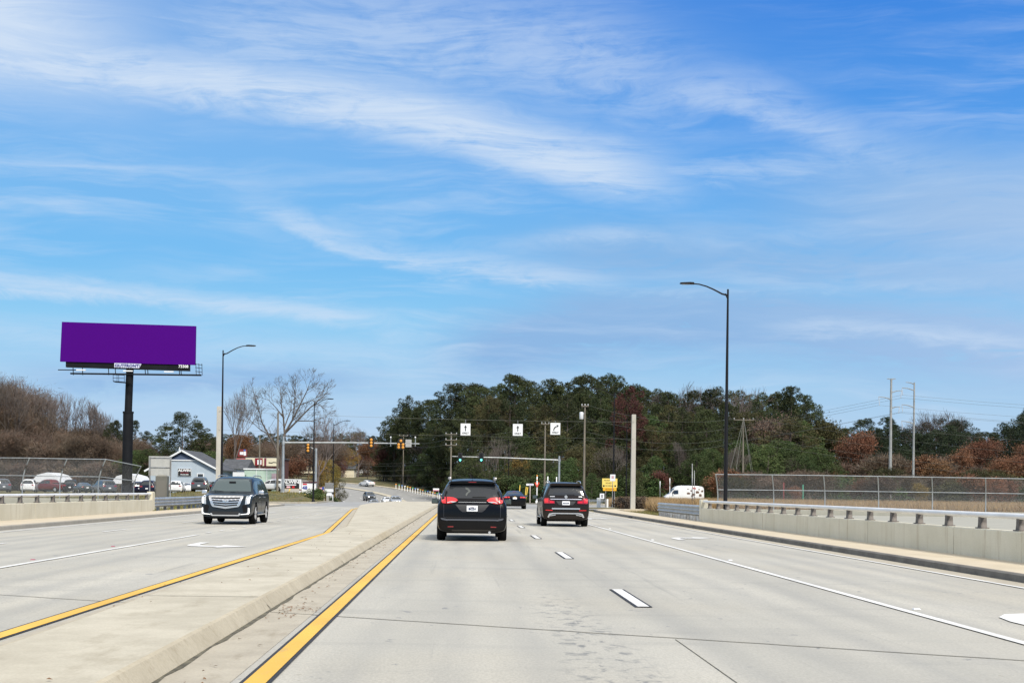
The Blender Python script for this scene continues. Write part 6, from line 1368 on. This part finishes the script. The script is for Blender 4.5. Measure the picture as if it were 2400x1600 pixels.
# coloured trees within the wood
for (px, py, Y, k, mm, lb) in [(1478, 905, 250, 'pine', M_maroon, 'tall maroon tree in the middle of the wood, above the concrete post'), (1530, 1000, 246, 'pine', M_olive, 'olive-brown tree behind the right concrete post'), (1820, 965, 248, 'rust', M_twig, 'pinkish-brown half-bare tree left of the big round pine'), (1350, 1035, 240, 'rust', M_olive, 'olive-brown feathery tree left of the transformer pole'),
      (1400, 1045, 240, 'rust', M_olive, 'brown vine-covered tree behind the transformer pole'), (1060, 1000, 246, 'pine', M_olive, 'olive-brown tree behind the minivan'), (1015, 1048, 235, 'low', M_green_, 'bright green conical evergreen left of the minivan roof'), (1220, 1075, 236, 'rust', M_gold, 'small golden tree below the middle lane sign'),
      (1595, 955, 244, 'pine', None, 'broad light-green pine right of the concrete post'), (1655, 960, 243, 'pine', None, 'broad green pine just left of the big right lamp'), (1855, 905, 255, 'pine', M_pine, 'large rounded pine dominating the right shoulder of the wood'), (1895, 925, 258, 'pine', M_pine, 'rounded pine at the right end of the high wood'), (1940, 975, 256, 'rust', M_olive, 'thin olive tree hanging at the right end of the high wood'),
      (2010, 1015, 240, 'rust', None, 'narrow rust-red tree left of the transmission poles'), (2290, 1030, 238, 'rust', None, 'large rust-brown tree right of the transmission poles'), (2230, 1050, 236, 'rust', None, 'rust-brown tree beside the larger one right of the poles'), (2420, 1040, 240, 'rust', None, 'rust tree at the right edge of the picture'),
      (1760, 905, 290, 'bare', None, 'bare branching tree on the wood skyline right of the big lamp'), (1585, 888, 300, 'bare', None, 'bare tree top on the skyline left of the big lamp'), (1643, 898, 300, 'bare', None, 'small bare tree top just left of the big lamp'), (2140, 960, 300, 'bare', None, 'bare tree on the skyline behind the transmission poles'), (2205, 955, 300, 'bare', None, 'golden-brown bare tree right of the transmission poles'),
      (1550, 1105, 222, 'rust', M_maroon, 'small pinkish tree behind the white van'), (1668, 1118, 200, 'rust', M_rust, 'orange-leaved shrub just right of the white van'), (2155, 1135, 150, 'rust', M_gold, 'golden shrub seen through the right fence'), (1860, 1140, 150, 'rust', None, 'rust shrub seen through the left part of the right fence'), (2330, 1120, 150, 'rust', None, 'brown-leaved shrub through the far right fence')]:
    place(px, py, Y, k, lb, None, 1.15 if k == 'rust' else 1.0, mm)
# left side
random.seed(99)
GL = 'brown leafless thicket on the left'
sky_l = [(-60, 880), (0, 890), (60, 920), (100, 945), (140, 990), (200, 995), (250, 1000), (290, 1010), (340, 1030)]
x = -60
while x < 330:
    place(x, float(np.interp(x, [a for a, b in sky_l], [b for a, b in sky_l]))+random.choice([0, 12, 30, 70]), random.uniform(250, 270), 'thick', 'tall brown leafless tree in the thicket behind the left lot', GL, 1.1); x += random.uniform(17, 27)
x = -60
while x < 345: place(x, random.uniform(1000, 1050), random.uniform(232, 244), 'thick', 'lower brown tree at the front of the left thicket', GL+', front row', 1.3); x += random.uniform(18, 28)
x = -60
while x < 350: place(x, random.uniform(1078, 1112), random.uniform(224, 231), random.choice(['thick', 'thick', 'bush']), 'low brown brush at the foot of the left thicket', 'low brush under the left thicket', 1.8, M_twig if random.random() < .8 else M_olive); x += random.uniform(13, 22)
x = 930
while x < 1065: place(x, random.uniform(1085, 1115), 250, random.choice(['thick', 'bush', 'low']), 'brush at the roadside foot of the wood', 'brush by the far road', 1.5, random.choice([M_olive, M_twig, None])); x += random.uniform(9, 15)
x = 690
while x < 900: place(x, random.uniform(1078, 1100), random.uniform(402, 415), random.choice(['thick', 'bush', 'rust']), 'brush round the far houses', 'brush round the far houses', 1.6, random.choice([M_olive, M_twig, M_rust])); x += random.uniform(10, 16)
for px, py, Y, i in ((-30, 850, 256, 0), (35, 870, 252, 2), (75, 885, 258, 1), (150, 915, 262, 3), (185, 925, 260, 0), (215, 935, 262, 3), (240, 950, 258, 1)):
    place(px, py, Y, 'bare', 'bare tree rising above the brown thicket on the left', 'bare trees above the left thicket', .85, None, None, None, i)
for px in (10, 50, -20): place(px, 935+px*.3, 262, 'low', 'dark evergreen half hidden in the left thicket', 'dark evergreens in the left thicket', 1.2, M_pined)
for px, py, Y, lb in ((274, 985, 250, 'thin pine just left of the billboard column'), (262, 990, 256, 'narrow pine left of the billboard column, behind the thin pine'), (318, 985, 252, 'thin pine just right of the billboard column'), (345, 1010, 248, 'dark pine between the column and the big left pine')):
    place(px, py, Y, 'pine', lb, None, .75, None, None, None, 1)
for px, py, Y, i, lb in ((430, 968, 238, 5, 'large dark pine behind the blue house, tallest of its clump'), (392, 998, 242, 0, 'dark pine on the left of the clump behind the blue house'), (465, 990, 244, 3, 'dark pine on the right of the clump behind the blue house'), (375, 1025, 236, 3, 'low dark pine behind the grey sign back'), (484, 1015, 240, 0, 'low pine just left of the left concrete post')):
    place(px, py, Y, 'pine', lb, None, 1.15, None, None, None, i)
for px in (355, 400, 445, 490, 330): place(px, random.uniform(1045, 1060), 226, 'low', 'low green tree just behind the blue house', 'low green trees behind the blue house', 1.4, M_green_ if px != 400 else None)
place(550, 893, 225, 'bare', 'tall slender bare tree right of the black lamp by the concrete post', None, .55, None, None, None, 1)
def spreading_tree():
    'large bare tree: limbs as they fork in the photograph, then branches and twigs grown from them'
    random.seed(12); Y = 196; p0 = at(655, 1160, Y); g_ = ground(p0.x, Y); tr = MB()
    P_ = lambda px, py, dy=0: Vector((at(px, py, Y).x-p0.x, dy, at(px, py, Y).z-g_))
    limbs = [([(655, 1165, 0), (657, 1110, 0), (662, 1060, 0), (667, 1016, 0)], .30, .20), ([(667, 1016, 0), (663, 977, .5), (657, 945, 1), (654, 908, 1.3)], .15, .03), ([(667, 1016, 0), (686, 985, -.5), (705, 950, -1), (722, 918, -1.5), (731, 894, -1.8)], .16, .03), ([(667, 1016, 0), (695, 985, .8), (722, 955, 1.6), (745, 935, 2), (765, 915, 2.4)], .15, .03),
      ([(658, 1085, 0), (645, 1046, .4), (628, 1018, .8), (612, 990, 1), (604, 960, 1.2), (590, 915, 1.4)], .18, .03), ([(665, 980, .4), (650, 958, -.5), (632, 938, -1)], .10, .025), ([(628, 1018, .8), (606, 1003, 0), (588, 985, -.8)], .08, .02), ([(686, 985, -.5), (694, 945, -1.5), (697, 905, -2.2)], .10, .025), ([(705, 950, -1), (735, 940, -2), (752, 950, -2.6)], .08, .02), ([(695, 985, .8), (730, 985, 1.6), (760, 975, 2.2)], .09, .02), ([(667, 1000, 0), (678, 960, 1.6), (680, 915, 2.6)], .10, .025)]
    def grow(p, d, L, r, lv):
        q = p+d*L; tr.tube([p, (p+q)/2+Vector((random.uniform(-.05, .05)*L, random.uniform(-.05, .05)*L, 0)), q], [r, r*.8, r*.6], 4 if lv > 1 else 3, cap=False)
        if lv == 0: return
        for i in range(3):
            a = random.uniform(0, 6.28); u = d.orthogonal().normalized(); w_ = d.cross(u); nd = (d+(u*math.cos(a)+w_*math.sin(a))*random.uniform(.35, .8)+Vector((0, 0, .12))).normalized()
            grow(p.lerp(q, random.uniform(.5, 1)), nd, L*random.uniform(.6, .85), max(.011, r*.6), lv-1)
    for pts, r0, r1 in limbs:
        v_ = [P_(*q) for q in pts]; tr.tube(v_, list(np.linspace(r0, r1, len(v_))), 7, cap=False)
        if r0 > .29: continue
        for i in range(len(v_)-1):
            for _ in range(4):
                f = random.random(); d = (v_[i+1]-v_[i]).normalized(); a = random.uniform(0, 6.28); u = d.orthogonal().normalized(); w_ = d.cross(u)
                if i == 0 and f < .4: continue
                grow(v_[i].lerp(v_[i+1], f), (d*.9+(u*math.cos(a)+w_*math.sin(a))*random.uniform(.5, 1.0)+Vector((0, 0, .2))).normalized(), random.uniform(.9, 1.5), .03, 3)
        grow(v_[-1], (v_[-1]-v_[-2]).normalized(), .9, r1, 3)
    o = tr.build('bare_tree', M_barkl, None, True); o.location = (p0.x, Y, g_); return tag(o, 'large wide-spreading bare tree with forked dark limbs behind the left mast arm', 'tree')
spreading_tree()
x = 1000
while x < 1950:
    place(x, random.uniform(1010, 1075), random.uniform(224, 232), 'bare', 'bare grey tree at the front of the right-hand wood', 'bare trees at the wood front', .8); x += random.uniform(120, 170)
place(742, 965, 250, 'bare', 'bare tree behind the thin black lamp on the island', None, .8, None, None, None, 2); place(770, 1000, 300, 'bare', 'smaller bare tree right of the thin black lamp', None, .9, None, None, None, 1); place(840, 998, 400, 'bare', 'bare brown tree at the head of the far road', None, .9, None, None, None, 0)
place(560, 1018, 262, 'rust', 'orange-leaved tree right of the left concrete post', None, 1.0); place(685, 1070, 260, 'rust', 'rust-leaved tree behind the mast pole', None, 1.3)
# ridge at the back
x = 470
while x < 930:
    Y = random.uniform(420, 470); place(x, random.uniform(1012, 1028), Y, 'pine', 'dark tree on the distant ridge left of the wood', 'dark trees on the distant ridge', 1.2, M_pined if random.random() < .6 else M_olive); x += random.uniform(11, 17)
x = 480
while x < 780: place(x, random.uniform(1030, 1060), random.uniform(330, 372), 'thick', 'brown tree below the distant ridge', 'brown trees below the distant ridge', 1.4); x += random.uniform(14, 24)
x = 780
while x < 930: place(x, random.uniform(1050, 1075), random.uniform(405, 430), random.choice(['thick', 'rust']), 'brown tree around the head of the far road', 'brown trees at the head of the far road', 1.4, random.choice([None, M_maroon])); x += random.uniform(12, 20)
for px, py, Y, k, mm, lb, wd in ((815, 1050, 385, 'low', M_gold, 'golden-orange conical tree at the head of the far road', 1.0), (798, 1060, 390, 'low', M_maroon, 'dark maroon tree left of the golden cone tree', 1.0), (862, 1035, 370, 'rust', None, 'rust tree above the far bend', 1.2), (900, 1048, 345, 'thick', M_maroon, 'dark brown-red tree right of the far bend', 1.4), (925, 1045, 338, 'thick', M_maroon, 'dark brown-red tree at the left edge of the wood', 1.3), (800, 1015, 430, 'pine', None, 'green pine beyond the far houses', 1.3),
      (752, 1080, 262, 'low', M_gold, 'tall olive-gold hedge column between the two left lamps', 1.0), (768, 1078, 264, 'low', M_gold, 'tall olive-gold hedge column right of its twin', 1.0), (784, 1095, 268, 'low', M_olive, 'shorter olive hedge column by the black lamp', 1.0)):
    place(px, py, Y, k, lb, None, wd, mm)
# green bush on the island and a shrub by the road
random.seed(5); np.random.seed(5)
bme = bush_variant(81, 1.5, 1.5, M_green_, .10, 34, 420)
p = at(741, 1146, 162); g_ = ground(p.x, 162); o = tree(p.x, 162, g_-.1, (p.z-g_)/1.45, bme, None, 'wide dark green clipped bush on the grass island', 'bush', 'bush', wide=1.0); o.rotation_euler = (0, 0, 0); o.scale = (1.05, .7, (p.z-g_)/1.45)
p = at(781, 1166, 153); g_ = ground(p.x, 153); tree(p.x, 153, g_-.1, .42, bme, None, 'small yellow-green shrub at the tip of the island', 'shrub', 'bush', m=None)
for px, Y in ((1462, 111), (1475, 112), (1503, 111)):
    p = at(px, 1170, Y); tree(p.x, Y, ground(p.x, Y)-.1, .75, with_mat(bme, M_twig), None, {1462: 'left brown shrub beside the right concrete post', 1475: 'brown shrub touching the left of the right concrete post', 1503: 'brown shrub just right of the right concrete post'}[px], 'shrub', 'bush')
# grasses
def blades(name, n, fx, h0, h1, m, label, wd=.03, lean=.25, seed=1):
    rng = np.random.default_rng(seed); pts = np.array([fx(rng) for _ in range(n)]); z = np.array([ground(a, b)-.03 for a, b in pts]); h = rng.uniform(h0, h1, n); an = rng.uniform(0, 6.28, n)
    b = np.column_stack([pts, z]); s = np.column_stack([np.cos(an), np.sin(an), np.zeros(n)])*wd; l_ = np.column_stack([rng.normal(0, lean, n)*h, rng.normal(0, lean, n)*h, h])
    V = np.stack([b-s, b+s, b+l_], 1).reshape(-1, 3); o = bpy.data.objects.new(name, np_mesh(name, V, np.arange(3*n).reshape(-1, 3), m)); C.objects.link(o); tag(o, label, 'grass', kind='stuff'); return o
M_brg = leaf_mat('dry_grass', (.30, .19, .10), (.38, .26, .15), (.22, .13, .07), 0); M_grg = leaf_mat('short_grass', (.12, .13, .035), (.20, .16, .06), (.24, .15, .06), 0)
blades('dry_grass', 90000, lambda r: (14.6+r.random()**1.3*46, 100+40*r.random()**1.4), .6, 1.15, M_brg, 'tall dry tan grass behind the guardrail and the right fence', .03, .24)
def island(r):
    while 1:
        x, y = r.uniform(-60, -12), r.uniform(132, 190)
        if x < float(np.interp(y, [132, 150, 190], [-14.6, -14.5, -17.2])): return x, y
blades('grass', 30000, island, .05, .22, M_grg, 'short green and brown grass of the left island', .03, .4, 2)
blades('grass', 14000, lambda r: (r.uniform(-34, -16.95), r.uniform(76, 117)), .05, .25, M_grg, 'short grass behind the left guardrail', .03, .4, 3)
blades('grass', 9000, lambda r: (11.4+r.random()*3.6, r.uniform(66, 108)), .04, .16, M_grg, 'short grass strip behind the right sidewalk', .025, .4, 4)
blades('grass', 9000, lambda r: (r.uniform(11.5, 40), r.uniform(153, 175)), .05, .3, M_grg, 'short yellowing grass below the distant guardrail', .03, .4, 5)
# fallen leaves and grit by the kerbs
rng = np.random.default_rng(9); V = []
for _ in range(420):
    k = rng.random()
    if k < .5: x, y, z = -2.2+abs(rng.normal(0, .18)), rng.uniform(6, 70), .012
    elif k < .62: x, y, z = -2.15+abs(rng.normal(0, .22)), 16.2+rng.normal(0, .35), .012
    elif k < .8: x, y, z = -4.0-abs(rng.normal(0, .2)), rng.uniform(8, 60), .012
    else: x, y, z = rng.uniform(-3.7, -2.6), rng.uniform(8, 110), .16
    a = rng.uniform(0, 6.28); s = rng.uniform(.008, .03); c_, d_ = math.cos(a)*s, math.sin(a)*s; z += prof(y)
    V += [(x-c_, y-d_, z), (x+d_, y-c_, z+.012), (x+c_*1.3, y+d_*1.3, z+.006)]
V = np.array(V); o = bpy.data.objects.new('fallen_leaves', np_mesh('fallen_leaves', V, np.arange(len(V)).reshape(-1, 3), mat('dead_leaf', (.16, .085, .04), .8))); C.objects.link(o); tag(o, 'scattered brown leaves and grit along the median kerbs', 'leaves', kind='stuff')
# every tree gets a label of its own, by the landmark it stands nearest to
LM = [(20, 'left picture edge'), (67, 'first left fence post'), (109, 'left white tent'), (155, 'second left fence post'), (194, 'parked green car'), (245, 'third left fence post'), (294, 'billboard column'), (328, 'last left fence post'), (380, 'utility cabinet'), (427, 'blue house gable'), (470, 'blue house window'), (512, 'left concrete post'), (567, 'red pylon sign'), (609, 'brown utility pole'), (652, 'pole by big bare tree'), (682, 'ALWIN ground sign'), (733, 'thin island lamp'), (787, 'lamp by the dip'), (825, 'small far house'), (870, 'left mast arm signal'),
      (940, 'five-lamp signal'), (985, 'left mast arm tip'), (1022, 'small pink banner'), (1057, 'three-crossarm pole'), (1091, 'left hanging arrow sign'), (1128, 'right green light'), (1165, 'minivan right side'), (1213, 'middle hanging arrow sign'), (1258, 'red chevron pole'), (1301, 'curved-arrow sign'), (1340, 'suv roof'), (1371, 'transformer pole'), (1411, 'small white notice'), (1437, 'yellow warning sign'), (1487, 'right concrete post'), (1547, 'pale-tipped post'), (1600, 'white van roof'), (1640, 'white van rear'), (1697, 'nearest street lamp'), (1742, 'braced utility pole'), (1785, 'first right fence post'), (1837, 'red fence marker'), (1882, 'green-topped marker'),
      (1934, 'third right fence post'), (1995, 'end of high wood'), (2040, 'fourth right fence post'), (2089, 'left transmission pole'), (2143, 'right transmission pole'), (2186, 'fifth right fence post'), (2250, 'large right rust tree'), (2311, 'sixth right fence post'), (2380, 'right picture edge')]
SHORT = {'low brush under the left thicket': 'under the left thicket', 'brush by the far road': 'by the far road', 'brush round the far houses': 'by the far houses', 'bare trees at the wood front': 'at the wood front', 'tall pines forming the skyline of the wood on the right': 'on the wood skyline', 'pines in the middle of the wood on the right': 'within the middle wood', 'dark pines behind the right fence': 'far behind the right fence', 'front trees of the wood on the right': 'of the wood front', 'undergrowth at the edge of the wood': 'at the wood foot', 'brown thickets behind the right fence': 'in the far thicket',
         'bushes along the front of the wood': 'along the wood foot', 'brush behind the right chain-link fence': 'in the fence brush', GL: 'in the left thicket', GL+', front row': 'low in left thicket', 'bare trees above the left thicket': 'above the left thicket', 'dark evergreens in the left thicket': 'inside the left thicket', 'low green trees behind the blue house': 'behind the house', 'dark trees on the distant ridge': 'on the distant ridge', 'brown trees below the distant ridge': 'below the distant ridge', 'brown trees at the head of the far road': 'at the road head'}
NTH = ['nearest', 'second', 'third', 'fourth', 'fifth', 'sixth', 'seventh']
from collections import defaultdict
cell = defaultdict(list)
for px, lb, gr, mn, o, kd in LOG:
    if gr is None: continue
    q = min(LM, key=lambda t_: abs(t_[0]-px)); cell[(gr, q[1], px < q[0])].append((abs(px-q[0]), px, mn, o, kd))
for (gr, lm, left), L in cell.items():
    L.sort(key=lambda t_: t_[0])
    for k, (d_, px, mn, o, kd) in enumerate(L): o['label'] = '%s %s%s %s %s %s' % (NTH[min(k, 6)], mn, kd, SHORT[gr], 'left of' if left else 'right of', lm)
print('trees', CNT[0])
